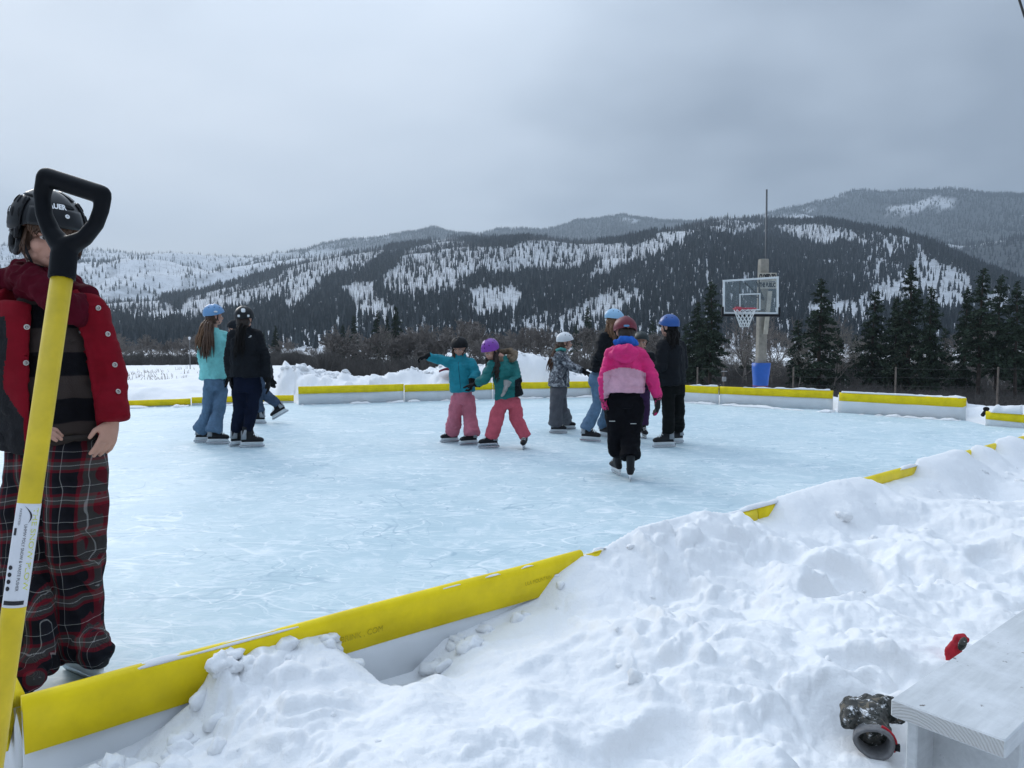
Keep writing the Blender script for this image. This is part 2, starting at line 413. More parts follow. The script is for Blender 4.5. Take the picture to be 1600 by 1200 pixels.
FEET = np.random.RandomState(5).uniform(0, 1, (46, 4))
def feet(x, y):
    """trodden hollows"""
    h = np.zeros_like(x)
    for a, b, c, e_ in FEET:
        t_, s_ = a * 9.0, .45 + b * 2.0; fx, fy = A0 + _nd * t_ + _nn * s_; th = c * 6.28
        dx, dy = x - fx, y - fy; p, q = dx * math.cos(th) + dy * math.sin(th), -dx * math.sin(th) + dy * math.cos(th)
        d2 = (p / (.17 + .06 * e_)) ** 2 + (q / (.08 + .05 * e_)) ** 2
        h = np.maximum(h, (.035 + .07 * e_) * (1 - sstep(.35, 1.25, d2)))
    return h
def ground_h(x, y):
    x = np.asarray(x, float); y = np.asarray(y, float)
    d = poly_sd(x, y); r = np.hypot(x, y)
    t = (x - A0[0]) * _nd[0] + (y - A0[1]) * _nd[1]; s = (x - A0[0]) * _nn[0] + (y - A0[1]) * _nn[1]
    near = (s > -0.6) & (t > -2.5) & (r < 14)
    big = fbm(xy3(x, y, 0.9), 3, 3); mid = fbm(xy3(x, y, 3.1), 4, 11)
    wx, wy = x + .10 * mid + .03 * fbm(xy3(x, y, 14), 2, 71), y + .10 * fbm(xy3(x, y, 3.1), 3, 23) + .03 * fbm(xy3(x, y, 14), 2, 72)
    c1, c2, c3 = clods(wx, wy, 3.2, 2, .45) / 3.2, clods(wx, wy, 8.0, 9, .6) / 8.0, clods(wx, wy, 19.0, 15, .6) / 19.0
    chunk = sstep(-.25, .55, fbm(xy3(x, y, 1.3), 2, 31))
    lump = (.34 * c1 + (.18 + .5 * chunk) * c2 + (.10 + .6 * chunk) * c3 - .022)
    # shovelled bank on the near side
    bh = np.interp(t, BK_T, BK_H); sp = np.interp(t, SP_T, SP_D, left=0)
    yard = 0.225 + 0.075 * big + 0.030 * mid + lump * (.68 - .30 * sstep(2.6, 4.2, t)) + .018 * fbm(xy3(x, y, 7.0), 4, 61) - feet(x, y)
    right = sstep(2.2, 4.5, t) * sstep(0.1, 0.7, s) * (1 - sstep(1.3, 2.6, s))
    gq = G(1366, 1172, .22); kf = 1 - sstep(.16, .34, np.hypot(x - gq[0], y - gq[1] + .06)); yard = yard * (1 - kf) + (.205 + lump * .3) * kf
    yard = yard + right * (0.02 + 0.05 * big)
    k = sstep(0.02, 0.42, s)
    hn = bh * (1 - k) + yard * k + lump * np.where(t > 3.2, .35, .95) * (1 - k) * sstep(0.0, 0.05, s)
    # ridge thrown up in the middle of the board
    # ice-side spill
    crest = np.where(s < 0, bh - (bh + .06) * sstep(0, 1, np.clip(-s / np.maximum(sp, 1e-3), 0, 1)) + lump * .6, 0)
    hn = np.where(s < -0.012, np.where((sp > 0.01) & (-s < sp), crest, -0.06), hn)
    # the rest of the surroundings
    uu = np.clip(800 + F_PX * x / np.maximum(y, .5), -1500, 3500)
    hp = np.interp(uu, HP_U, HP_H)
    heap = (hp - .16) * sstep(0.12, 1.5, d) * (1 - sstep(2.3, 5.0, d)) * (0.80 + 0.25 * big)
    rough_left = 0.10 * sstep(18, 30, r) * (1 - sstep(60, 90, r)) * fbm(xy3(x, y, 0.35), 4, 41)
    sink = np.where((uu < 462) | (uu > 1512), .05, .16)
    out = sink * sstep(0.03, 0.3, d) + np.maximum(heap, 0) + 0.05 * big * sstep(.2, 1.5, d) + (lump * 0.9 + 0.05 * mid) * sstep(.1, .5, d) * np.where(hp > .45, 1.6, .45) * (1 - sstep(6, 12, d)) + rough_left
    # the ground falls to the river flat on the right, gently on the left
    left_z = np.interp(r, [0, 22, 60, 110, 150, 300, 520], [0, 0, -.8, -2.1, -2.8, -4.0, -5.0]); wm = sstep(455, 560, uu)
    left_z = left_z * (1 - wm) + wm * np.interp(r, [0, 20, 35, 60, 100, 150, 300, 520], [0, 0, -.6, -2.0, -3.8, -4.6, -5.2, -5.2])
    right_z = np.interp(r, [0, 15.5, 20, 30, 60, 110, 300, 520], [0, 0, -.75, -2.3, -4.7, -6.0, -6.0, -5.0])
    wr = sstep(930, 1080, uu)
    out = out + left_z * (1 - wr) + right_z * wr
    out = np.where(d < 0.0, -0.06, out)
    far_h = out + 0.25 * sstep(40, 140, r) * fbm(xy3(x, y, 0.03), 3, 77)
    return np.where(near, hn, far_h)

# ------------------------------------------------------------------ ground sheet (polar tessellation, finest near the bench)
az = np.concatenate([np.linspace(-180, -47, 46, endpoint=False), np.linspace(-47, 47, 800, endpoint=False), np.linspace(47, 180, 46, endpoint=False)])
rr = np.concatenate([np.geomspace(0.35, 1.2, 14, endpoint=False), np.geomspace(1.2, 9.5, 360, endpoint=False), np.geomspace(9.5, 26, 130, endpoint=False), np.geomspace(26, 530, 70)])
AZ, RR = np.meshgrid(np.radians(az), rr)
gx, gy = (RR * np.sin(AZ)).ravel(), (RR * np.cos(AZ)).ravel()
gz = ground_h(gx, gy)
na, nr = len(az), len(rr)
ii, jj = np.meshgrid(np.arange(nr - 1), np.arange(na), indexing='ij'); kk = (jj + 1) % na
gf = np.stack([(ii * na + jj), (ii + 1) * na + jj, (ii + 1) * na + kk, ii * na + kk], -1).reshape(-1, 4)
gv = np.stack([gx, gy, gz], 1)
gv = np.vstack([gv, (0, 0, ground_h(np.array([0.0]), np.array([0.0]))[0])])
GZ = gz.reshape(nr, na); _la, _lr = np.array(az), np.log(rr)
def gh(x, y):
    """height of the built snow surface (interpolated)"""
    x, y = np.atleast_1d(np.asarray(x, float)), np.atleast_1d(np.asarray(y, float))
    i = np.clip(np.interp(np.log(np.hypot(x, y)), _lr, np.arange(nr)), 0, nr - 1.001); j = np.clip(np.interp(np.degrees(np.arctan2(x, y)), _la, np.arange(na)), 0, na - 1.001)
    i0, j0 = i.astype(int), j.astype(int); fi, fj = i - i0, j - j0
    return GZ[i0, j0] * (1 - fi) * (1 - fj) + GZ[i0 + 1, j0] * fi * (1 - fj) + GZ[i0, j0 + 1] * (1 - fi) * fj + GZ[i0 + 1, j0 + 1] * fi * fj
def gh1(x, y): return float(gh(x, y)[0])
me = quick_mesh('snow_ground', gv, gf); smooth_all(me)
tag(link('snow_ground', me, SNOW), kind='structure')
# ice sheet
ice_me = bpy.data.meshes.new('ice')
ice_me.from_pydata([(p[0], p[1], 0.0) for p in POLY], [], [tuple(range(len(POLY)))]); ice_me.update()
tag(link('ice', ice_me, ICE), kind='structure')

# ================================================================== HILLS
def curve(pts):
    xs = [p[0] for p in pts]; ys = [p[1] for p in pts]
    return lambda u: np.interp(u, xs, ys)
M_SKY = curve([(-1500, 505), (0, 508), (100, 497), (170, 486), (250, 477), (320, 462), (400, 437), (480, 413), (560, 398), (640, 386), (700, 379), (760, 377), (850, 377), (920, 384), (1000, 374), (1060, 360), (1100, 350), (1130, 345), (1200, 354), (1300, 360), (1400, 380), (1460, 398), (1520, 424), (1600, 456), (1700, 470), (3200, 475)])
M_D = curve([(-1500, 1500), (170, 1350), (400, 1650), (640, 1850), (1000, 1950), (1300, 1750), (1460, 1450), (1600, 1200), (3200, 1200)])
K_SKY = curve([(-1500, 425), (0, 428), (100, 420), (150, 412), (220, 408), (270, 412), (330, 428), (400, 418), (480, 402), (560, 392), (700, 385), (1000, 378), (1180, 352), (1300, 356), (1400, 366), (1460, 378), (1510, 385), (1540, 380), (1600, 376), (1700, 372), (3200, 375)])
F_SKY = curve([(-1500, 372), (0, 390), (150, 395), (240, 401), (320, 408), (400, 404), (480, 395), (560, 381), (640, 370), (720, 366), (800, 368), (850, 366), (900, 352), (970, 342), (1030, 350), (1100, 356), (1180, 350), (1240, 334), (1280, 322), (1330, 310), (1500, 306), (1600, 308), (3200, 312)])
def elev(v, dist): return CAM_H + dist * (HORIZON - v) / F_PX * 1.0
def hill_h(u, dist):
    """terrain height along pixel column u at distance dist (depth along the view)"""
    dm = M_D(u); dk = dm + 900; df = dm + 2600
    zm, zk, zf = elev(M_SKY(u), dm), elev(K_SKY(u), dk), elev(F_SKY(u), df)
    z0 = -4.5
    a = np.clip((dist - 470) / (dm - 470), 0, 1); za = z0 + (zm - z0) * (0.45 * a + 0.55 * sstep(0, 1, a))
    b = np.clip((dist - dm) / (dk - dm), 0, 1); dip1 = 0.30 * np.maximum(zk - zm, 0) + 30
    zb = zm + (zk - zm) * sstep(0, 1, b) - dip1 * np.sin(np.pi * np.clip(b, 0, 1)) ** 2 * 0.5
    c = np.clip((dist - dk) / (df - dk), 0, 1)
    zc_ = zk + (zf - zk) * sstep(0, 1, c) - 60 * np.sin(np.pi * c) ** 2
    e_ = np.clip((dist - df) / 3000, 0, 1)
    z = np.where(dist < dm, za, np.where(dist < dk, zb, zc_)) - 500 * e_
    x = dist * (u - 800) / F_PX
    amp = np.minimum(a, 1) * np.where(dist < dm, np.sin(np.pi * np.clip(a, 0, 1)) * 0.9 + .1, 1)
    g = fbm(np.stack([x * .0042, dist * .0016, np.zeros_like(x)], 1), 4, 91)
    fade = 1 - 0.75 * np.exp(-((dist - dm) / 120.0) ** 2) - 0.6 * np.exp(-((dist - dk) / 150.0) ** 2) - 0.7 * np.exp(-((dist - df) / 300.0) ** 2)
    return z + 34 * amp * g * fade * np.where(dist > dm, 1.2, 1.0)
hu = np.linspace(-900, 2500, 300)
hd = np.concatenate([np.linspace(470, 2000, 110, endpoint=False), np.linspace(2000, 5300, 70)])
HU, HD = np.meshgrid(hu, hd); hz = hill_h(HU.ravel(), HD.ravel())
hx = HD.ravel() * (HU.ravel() - 800) / F_PX
ii, jj = np.meshgrid(np.arange(len(hd) - 1), np.arange(len(hu) - 1), indexing='ij'); w = len(hu)
hf = np.stack([ii * w + jj, ii * w + jj + 1, (ii + 1) * w + jj + 1, (ii + 1) * w + jj], -1).reshape(-1, 4)
me = quick_mesh('hills', np.stack([hx, HD.ravel(), hz], 1), hf); smooth_all(me)
_u, _d = HU.ravel(), HD.ravel(); _cn = fbm(np.stack([hx * .006, _d * .004, np.zeros_like(hx)], 1), 4, 55)
cover = np.where(_d > M_D(_u) + 60, np.where(np.abs(_cn) < .12, .45, .14) * (1 - sstep(400, 640, _u + 60 * _cn)) + np.where(_cn < -.70, .35, 1.0) * sstep(400, 640, _u + 60 * _cn), .35)   # low scrub and saplings too far off to tell apart
cover = cover * sstep(480, 700, _d)
_a = me.attributes.new('scrub', 'FLOAT', 'POINT'); _a.data.foreach_set('value', cover.astype(np.float32))
def hill_mat():
    m, nt, b = new_mat('hill_snow'); v = objvec(nt)
    brush = nnoise(nt, v, 0.035, 7, 0.7)
    fine = nnoise(nt, v, 0.25, 4, 0.7)
    f = nmath(nt, 'MULTIPLY', nramp(nt, brush, [(0.46, (0, 0, 0)), (0.62, (1, 1, 1))]), nramp(nt, fine, [(0.42, (0, 0, 0)), (0.58, (1, 1, 1))]))
    at = N(nt, 'ShaderNodeAttribute'); at.attribute_name = 'scrub'
    c = nmix(nt, nmath(nt, 'MULTIPLY', f, 0.6), (0.82, 0.84, 0.87), (0.16, 0.16, 0.165))
    nt.links.new(nmix(nt, nmath(nt, 'MULTIPLY', at.outputs['Fac'], nramp(nt, fine, [(0.30, (0.75,) * 3), (0.5, (1, 1, 1))])), c, (0.036, 0.045, 0.052)), b.inputs['Base Color'])
    b.inputs['Roughness'].default_value = 0.9; b.inputs['Specular IOR Level'].default_value = 0.1
    return m
tag(link('hills', me, hill_mat()), kind='structure')

# ------------------------------------------------------------------ far forest on the hills
HILLC, _nt, _b = new_mat('hill_conifer')
_oi = N(_nt, 'ShaderNodeObjectInfo'); _nt.links.new(nramp(_nt, _oi.outputs['Random'], [(0, (.009, .015, .019)), (.6, (.021, .031, .038)), (1, (.065, .078, .088))]), _b.inputs['Base Color']); _b.inputs['Roughness'].default_value = .9; _b.inputs['Specular IOR Level'].default_value = .1
SNAG = mat('snag_wood', (0.085, 0.08, 0.08), 0.9, 0.3, 0.05, spec=0.1)
def lod_conifer(seed, h=19.0, r=2.5):
    rng = np.random.RandomState(seed); mb = MB()
    mb.tube([(0, 0, -1), (0, 0, h * .25)], [.28, .2], 4)
    L = 7
    for i in range(L):
        z0 = h * (0.10 + 0.80 * i / L); z1 = min(h, z0 + h * (0.30 - .012 * i)); rad = r * (1 - i / L) ** 0.85 * rng.uniform(.8, 1.15) + .25
        k = 7; a0 = rng.rand() * 6
        ring = []
        for j in range(k * 2):
            q = rad * (1.0 if j % 2 == 0 else 0.55) * rng.uniform(.75, 1.2); a = a0 + math.pi * j / k
            ring.append((q * math.cos(a), q * math.sin(a), z0 + (0 if j % 2 == 0 else .6) + rng.uniform(-.4, .4)))
        v = ring + [(rng.uniform(-.1, .1), rng.uniform(-.1, .1), z1)]
        mb.add(v, [(j, (j + 1) % (2 * k), 2 * k) for j in range(2 * k)])
    return mb.mesh('lod', False)
def lod_snag(seed, h=14.0):
    rng = np.random.RandomState(seed); mb = MB()
    mb.tube([(0, 0, -1), (rng.uniform(-.3, .3), 0, h * .5), (rng.uniform(-.6, .6), 0, h)], [.30, .20, .06], 4)
    for i in range(9):
        z = h * rng.uniform(.3, .95); a = rng.rand() * 6.28; l = rng.uniform(.6, 1.7) * (1.15 - z / h)
        mb.tube([(0, 0, z), (l * math.cos(a), l * math.sin(a), z + rng.uniform(-.2, .5))], [.08, .04], 3)
    return mb.mesh('snag', False)
protos = []
for i in range(5):
    me = lod_conifer(100 + i, [19, 17, 21, 15, 20][i], [2.5, 2.9, 2.3, 2.4, 3.0][i]); me.materials.append(HILLC); protos.append(me)
for i in range(3):
    me = lod_snag(200 + i, [14, 11, 16][i]); me.materials.append(SNAG); protos.append(me)

# clearings (seen from the rink): centre, half sizes, tilt, snag share
CLEAR = [(690, 412, 62, 34, -12, .55), (640, 430, 40, 22, 0, .6), (735, 395, 60, 16, 0, .7), (870, 390, 95, 15, -2, .5), (820, 408, 60, 12, -8, .5), (768, 466, 36, 15, -12, .25), (985, 397, 62, 9, -24, .45),
         (930, 440, 0, 0, 0, 0), (1130, 348, 66, 11, -4, .55), (1060, 358, 40, 6, -14, .3), (1270, 362, 52, 9, 6, .6), (1470, 440, 48, 26, 38, .15), (1385, 458, 55, 12, -14, .3), (1440, 412, 10, 22, -10, .1), (1310, 480, 50, 8, 0, .5),
         (450, 437, 120, 10, -22, .35), (540, 400, 60, 9, -14, .4), (330, 462, 50, 9, -12, .3), (250, 486, 70, 8, 5, .3), (190, 470, 60, 10, -5, .2), (480, 455, 40, 8, -30, .5), (850, 505, 40, 8, -20, .6),
         (905, 500, 70, 14, -22, .55), (960, 470, 40, 8, -25, .5), (570, 460, 26, 22, -60, .6), (600, 480, 20, 16, -60, .6), (1560, 470, 20, 10, 0, .3)]
def clear_at(u, v):
    wu = u + 14 * fbm(np.stack([u * .02, v * .04, np.zeros_like(u)], 1), 3, 5); wv = v + 6 * fbm(np.stack([u * .02, v * .05, np.ones_like(u)], 1), 3, 6)
    c = np.zeros_like(u); sn = np.zeros_like(u)
    for (a, b, ra, rb, tl, s_) in CLEAR:
        if ra == 0: continue
        ct, st_ = math.cos(R(tl)), math.sin(R(tl)); rb = rb + 8; ra = ra * 1.12; dx, dy = wu - a, wv - b - 6
        q = ((dx * ct + dy * st_) / ra) ** 2 + ((-dx * st_ + dy * ct) / rb) ** 2
        k = 1 - sstep(.75, 1.15, q); sn = np.where(k > c, s_, sn); c = np.maximum(c, k)
    return c, sn
rng = np.random.RandomState(11)
pts = []; kinds = []; scl = []; rotz = []
def scatter(n, d0, d1, far):
    u = rng.uniform(-260, 1860, n); q = rng.rand(n); d = np.sqrt(d0 ** 2 + q * (d1 ** 2 - d0 ** 2))
    dm = M_D(u); keep = (d < dm + 25) if not far else (d > dm + 25)
    u, d = u[keep], d[keep]; dm = dm[keep]
    x = d * (u - 800) / F_PX; z = hill_h(u, d)
    pv = project(np.stack([x, d, z], 1))[1]
    nz = fbm(np.stack([x * .006, d * .004, np.zeros_like(x)], 1), 4, 55); n2_ = fbm(np.stack([x * .03, d * .012, np.zeros_like(x)], 1), 2, 66)
    c, sn = clear_at(u, pv)
    if not far:
        dens = np.where(nz + .6 * n2_ < -.40, .42, .95) * (1 - .93 * c)
        lowl = (u < 330) & (pv > 505); dens = np.where(lowl, np.maximum(dens, .85), dens)
        dens = np.where((pv > 500), np.maximum(dens, .55 * (1 - .6 * c)), dens)
    else:
        left = u < 470
        strip = np.abs(nz + .25 * n2_) < .16
        dens = np.where(left, np.where(strip & (pv > 405), .55, np.where(nz > .34, .35, .07)), np.where(nz < -.62, .4, 1.0)) * (1 - .9 * c * (pv > 350))
        sn = np.where(left, .60, .30)
    k1 = rng.rand(len(u)) < dens
    snag = (~k1) & (rng.rand(len(u)) < (sn * (.55 if far else .8)))
    for msk, lo, hi in ((k1, 0, 5), (snag, 5, 8)):
        m = msk; pts.append(np.stack([x[m], d[m], z[m] - .3], 1)); kinds.append(rng.randint(lo, hi, m.sum()))
        scl.append(rng.uniform(.55, 1.22, m.sum()) * ((.74) * (.62 + .38 * np.clip(d[m] / 1100, 0, 1)) if not far else 1.0)); rotz.append(rng.uniform(0, 6.28, m.sum()))
scatter(135000, 480, 2000, False)
scatter(95000, 1150, 4700, True)
PT = np.vstack(pts); KD = np.concatenate(kinds).astype(np.int32); SC = np.concatenate(scl); RZ = np.concatenate(rotz)
# leave out what the slopes in front of it hide
pu, pvv = project(PT + np.array((0, 0, 24.0)))
dist = PT[:, 1]; vis = np.ones(len(PT), bool)
for q in np.linspace(0.15, 0.97, 26):
    d = 470 + (dist - 470) * q; zt = hill_h(pu, d)
    vis &= (zt - CAM_H) / d < (PT[:, 2] + 24 - CAM_H) / dist + .003
PT, KD, SC, RZ = PT[vis], KD[vis], SC[vis], RZ[vis]
print('hill trees', len(PT))
def instancer(name, pts, kinds, scales, rots, protos, label):
    """one mass of vegetation: points that carry copies of a few shapes"""
    hid = bpy.data.collections.new(name + '_shapes')
    ng = bpy.data.node_groups.new(name, 'GeometryNodeTree')
    ng.interface.new_socket('Geometry', in_out='INPUT', socket_type='NodeSocketGeometry'); ng.interface.new_socket('Geometry', in_out='OUTPUT', socket_type='NodeSocketGeometry')
    gi, go = ng.nodes.new('NodeGroupInput'), ng.nodes.new('NodeGroupOutput')
    iop = ng.nodes.new('GeometryNodeInstanceOnPoints')
    col_i = ng.nodes.new('GeometryNodeCollectionInfo'); col_i.inputs['Collection'].default_value = hid
    col_i.inputs['Separate Children'].default_value = True; col_i.inputs['Reset Children'].default_value = True
    for i, p in enumerate(protos):
        hid.objects.link(bpy.data.objects.new('%s_%02d' % (name, i), p))
    def attr(nm, dt):
        a = ng.nodes.new('GeometryNodeInputNamedAttribute'); a.data_type = dt; a.inputs['Name'].default_value = nm; return a.outputs[0]
    ng.links.new(gi.outputs[0], iop.inputs['Points']); ng.links.new(col_i.outputs[0], iop.inputs['Instance'])
    iop.inputs['Pick Instance'].default_value = True
    ng.links.new(attr('kind_index', 'INT'), iop.inputs['Instance Index'])
    ng.links.new(attr('inst_scale', 'FLOAT_VECTOR'), iop.inputs['Scale'])
    e2r = ng.nodes.new('FunctionNodeEulerToRotation'); ng.links.new(attr('inst_rot', 'FLOAT_VECTOR'), e2r.inputs[0]); ng.links.new(e2r.outputs[0], iop.inputs['Rotation'])
    ng.links.new(iop.outputs[0], go.inputs[0])
    me = bpy.data.meshes.new(name); me.vertices.add(len(pts)); me.vertices.foreach_set('co', np.asarray(pts, np.float32).ravel())
    a = me.attributes.new('kind_index', 'INT', 'POINT'); a.data.foreach_set('value', np.asarray(kinds, np.int32))
    sv = np.asarray(scales, np.float32); sv = np.stack([sv, sv, sv], 1) if sv.ndim == 1 else sv
    a = me.attributes.new('inst_scale', 'FLOAT_VECTOR', 'POINT'); a.data.foreach_set('vector', sv.astype(np.float32).ravel())
    rv = np.zeros((len(pts), 3), np.float32); rv[:, 2] = rots
    a = me.attributes.new('inst_rot', 'FLOAT_VECTOR', 'POINT'); a.data.foreach_set('vector', rv.ravel())
    o = link(name, me); md = o.modifiers.new('scatter', 'NODES'); md.node_group = ng
    return tag(o, label, name.replace('_', ' ').split()[-1], kind='stuff')
rs = np.random.RandomState(3)
SC3 = np.stack([SC * rs.uniform(.8, 1.25, len(SC)), SC * rs.uniform(.8, 1.25, len(SC)), SC], 1)
instancer('hill_forest', PT, KD, SC3, RZ, protos, 'dark conifer forest and burnt snags covering the snowy hills')

# ------------------------------------------------------------------ valley air
hb = MB(); hb.box((0, 2200, 465), (8600, 3200, 500)); 
hz_me = hb.mesh('haze', False)
hm = bpy.data.materials.new('haze_air'); hm.use_nodes = True; hm.node_tree.nodes.clear()
ho = N(hm.node_tree, 'ShaderNodeOutputMaterial'); hv = N(hm.node_tree, 'ShaderNodeVolumePrincipled')
hv.inputs['Color'].default_value = (0.72, 0.86, 1.0, 1); hv.inputs['Density'].default_value = 0.00016; hv.inputs['Anisotropy'].default_value = 0.3
hm.node_tree.links.new(hv.outputs[0], ho.inputs['Volume'])
hazeo = tag(link('haze', hz_me, hm), 'thin grey winter haze filling the valley', 'haze', kind='stuff')

# ================================================================== RINK BOARDS
YEL = mat('yellow_plastic', (0.90, 0.67, 0.004), 0.45, 0.13, 7.0, bump=0.15, bs=25, bd=0.002, spec=0.3)
PANEL = mat('white_liner', (0.73, 0.75, 0.765), 0.55, 0.07, 3.0, bump=0.1, bs=8, bd=0.004)
BRACK = mat('black_bracket', (0.010, 0.010, 0.012), 0.6, 0.2, 20, spec=.2)
SCUFF = mat('scuff_mark', (0.60, 0.44, 0.012), 0.6, 0.3, 40)
def board(p0, p1, z0, z1, label, cap_h=0.15, ext0=0.0, ext1=0.0, bracket=False, sag=0.0):
    p0, p1 = np.asarray(p0, float), np.asarray(p1, float); L = np.linalg.norm(p1 - p0); d = (p1 - p0) / L; nrm_ = np.array((d[1], -d[0]))
    root = thing('rink_board', (p0[0], p0[1], 0), label, 'rink board', 'white boards with yellow caps round the rink')
    n = max(6, int(L / 0.12)); rows = []
    prof = [(-.021, -cap_h), (-.021, -.03), (-.017, -.011), (-.007, 0), (.007, 0), (.017, -.011), (.021, -.03), (.021, -cap_h), (.0165, -cap_h), (.0165, -.028), (0, -.012), (-.0165, -.028), (-.0165, -cap_h)]
    g = []; seed = int(abs(p0[0] * 91 + p0[1] * 37)) % 97
    for i in range(n + 1):
        t = -ext0 + (L + ext0 + ext1) * i / n; q = p0 + d * t; zt = z0 + (z1 - z0) * t / L - sag * math.sin(math.pi * min(max(t / L, 0), 1))
        wob = .006 * vnoise(np.array([[t * 1.7, seed, 0]]), 3)[0]; tl = .012 * vnoise(np.array([[t * 1.1, seed, 5]]), 4)[0]
        g.append([(q[0] + nrm_[0] * (a + wob + tl * b / cap_h), q[1] + nrm_[1] * (a + wob + tl * b / cap_h), zt + b + .003 * vnoise(np.array([[t * 3, seed, 9]]), 5)[0]) for a, b in prof])
    cap = MB().grid(np.array(g)); cap.build('cap', YEL, root)
    pb = MB(); g = []
    for i in range(n + 1):
        t = L * i / n; q = p0 + d * t; zt = z0 + (z1 - z0) * t / L - .04
        wob = .006 * vnoise(np.array([[t * 1.7, seed, 0]]), 3)[0] + .004 * vnoise(np.array([[t * 5, seed, 2]]), 6)[0]
        g.append([(q[0] + nrm_[0] * (a + wob), q[1] + nrm_[1] * (a + wob), b) for a, b in ((-.011, -.08), (-.011, zt * .5), (-.011, zt), (.011, zt), (.011, zt * .5), (.011, -.08))])
    pb.grid(np.array(g)); pb.build('panel', PANEL, root)
    if bracket:
        bb = MB(); q = p1 + d * .03
        bb.box((q[0], q[1], z1 - .16), (.012, .02, .14)); bb.build('bracket', BRACK, root)
    return root
def nl(u): return A0 + _nd * near_t(u)
nb = board(A0, nl(908), BT, BT, 'long yellow capped board in the foreground, bare of snow at its left end', cap_h=.138)
board(nl(912), nl(1178), BT - .025, BT - .01, 'yellow capped board mostly buried by the shovelled snow, right of the foreground board')
board(nl(1181), nl(1430), BT - .01, BT, 'near side yellow capped board poking out of the snow in front of the black-jacketed skaters')
board(nl(1434), nl(1604), BT, BT, 'near side yellow capped board showing as bits of yellow at the far right')
board(A0 + np.array((-.035, .045)), A0 + np.array((-1.9, 2.1)), BT - .01, BT, 'yellow capped board end just behind the shovel shaft')
board(BRIGHT[0], BRIGHT[1], .20, .22, 'low snow-topped yellow board at the right edge of the rink', cap_h=.12)
board(BRIGHT[2], BRIGHT[3], BT, BT, 'yellow capped board right of the gap, nearest the right corner', bracket=False, ext1=-.02)
board(BRIGHT[4], BRIGHT[5], BT + .005, BT, 'yellow capped board in front of the blue padded basketball post')
board(BRIGHT[5] + np.array((-.02, .012)), BFAR[0], BT, BT, 'yellow capped board behind the skater in the blue helmet')
board(BFAR[0] + np.array((-.02, 0)), BFAR[1], BT, BT, 'far yellow capped board behind the skater in the white helmet')
board(BFAR[1] + np.array((-.02, 0)), BFAR[2], BT, BT, 'far yellow capped board behind the two skaters in teal jackets')
board(BFAR[2] + np.array((-.02, 0)), BFAR[3], BT + .015, BT + .01, 'far yellow capped board at whose left end the low boards begin')
board(BLEFT[0], BLEFT[1], .155, .165, 'low far yellow board behind the skaters in mint and black', cap_h=.12)
board(BLEFT[1] + np.array((-.02, 0)), BLEFT[2], .14, .13, 'low far yellow board beside the plaid trousered boy', cap_h=.12)
# faint worn marks and lettering on the near cap
def on_cap(t0, z, tilt=0.0):
    def fn(v):
        q = A0[None] + np.outer(t0 + v[:, 0], _nd) + _nn * (.0225 + .0)
        t = t0 + v[:, 0]
        wob = .006 * vnoise(np.stack([t * 1.7, np.full_like(t, int(abs(A0[0] * 91 + A0[1] * 37)) % 97), t * 0], 1), 3) + .012 * vnoise(np.stack([t * 1.1, np.full_like(t, int(abs(A0[0] * 91 + A0[1] * 37)) % 97), t * 0 + 5], 1), 4) * (z + v[:, 1] - BT) / .15
        return np.stack([q[:, 0] + _nn[0] * wob, q[:, 1] + _nn[1] * wob, z + v[:, 1] + tilt * v[:, 0] + v[:, 2]], 1)
    return fn
text_part('L  HN SEBRINK . COM', .030, SCUFF, nb, on_cap(near_t(540), BT - .085), width=.26)
text_part('ULA MOUNTAIN . COM', .022, SCUFF, nb, on_cap(near_t(845), BT - .07), width=.20)
# loose snow lying on the caps and beside them
def crust(name, p0, p1, z, w, h, label, seed, gaps=0.35):
    rng_ = np.random.RandomState(seed); mb = MB(); L = np.linalg.norm(p1 - p0); d = (p1 - p0) / L; n = int(L / .02)
    g = []
    q_ = vnoise(np.stack([np.arange(n + 1) * .02 * 2.1, np.full(n + 1, seed), np.zeros(n + 1)], 1), 2) + .5 * vnoise(np.stack([np.arange(n + 1) * .02 * 11, np.full(n + 1, seed), np.zeros(n + 1)], 1), 8)
    nn_ = np.array((d[1], -d[0]))
    for i in range(n + 1):
        k = max(0.0, min(1.0, (q_[i] + 1 - gaps * 2) * .8)) * (1 if 2 < i < n - 2 else 0); c = p0 + d * (L * i / n); hh = h * k + 1e-4; ww = w * (.35 + .65 * min(1, k * 1.6)) if k > .02 else .002
        g.append([(c[0] + nn_[0] * a * ww, c[1] + nn_[1] * a * ww, z - .006 + b * hh - (1 - min(1, k * 5)) * .01) for a, b in ((-1, 0), (-.9, .55), (-.45, .95), (.2, 1), (.8, .65), (1, 0))])
    mb.grid(np.array(g)); return tag(mb.build(name, SNOW, None, (p0[0], p0[1], z)), label, 'snow', kind='stuff')
crust('snow_crust', BRIGHT[2], BRIGHT[3], BT + .002, .022, .03, 'crust of snow on the right hand rink boards', 4, .12)
crust('snow_crust', BRIGHT[4], BRIGHT[5], BT + .006, .022, .04, 'crust of snow on the board before the basketball post', 5, .28)
crust('snow_crust', BRIGHT[5], BFAR[0], BT + .002, .022, .035, 'crust of snow on the board left of the basketball post', 6, .25)
crust('snow_crust', BRIGHT[0], BRIGHT[1], .21, .05, .14, 'thick snow on the low board at the right edge', 7, .0)
crust('snow_crust', A0 + _nd * .05, nl(908), BT, .018, .012, 'dusting of snow on the foreground board', 8, .36)
crust('snow_crust', nl(915), nl(1600), BT - .005, .02, .02, 'snow lying on the buried near boards', 9, .25)
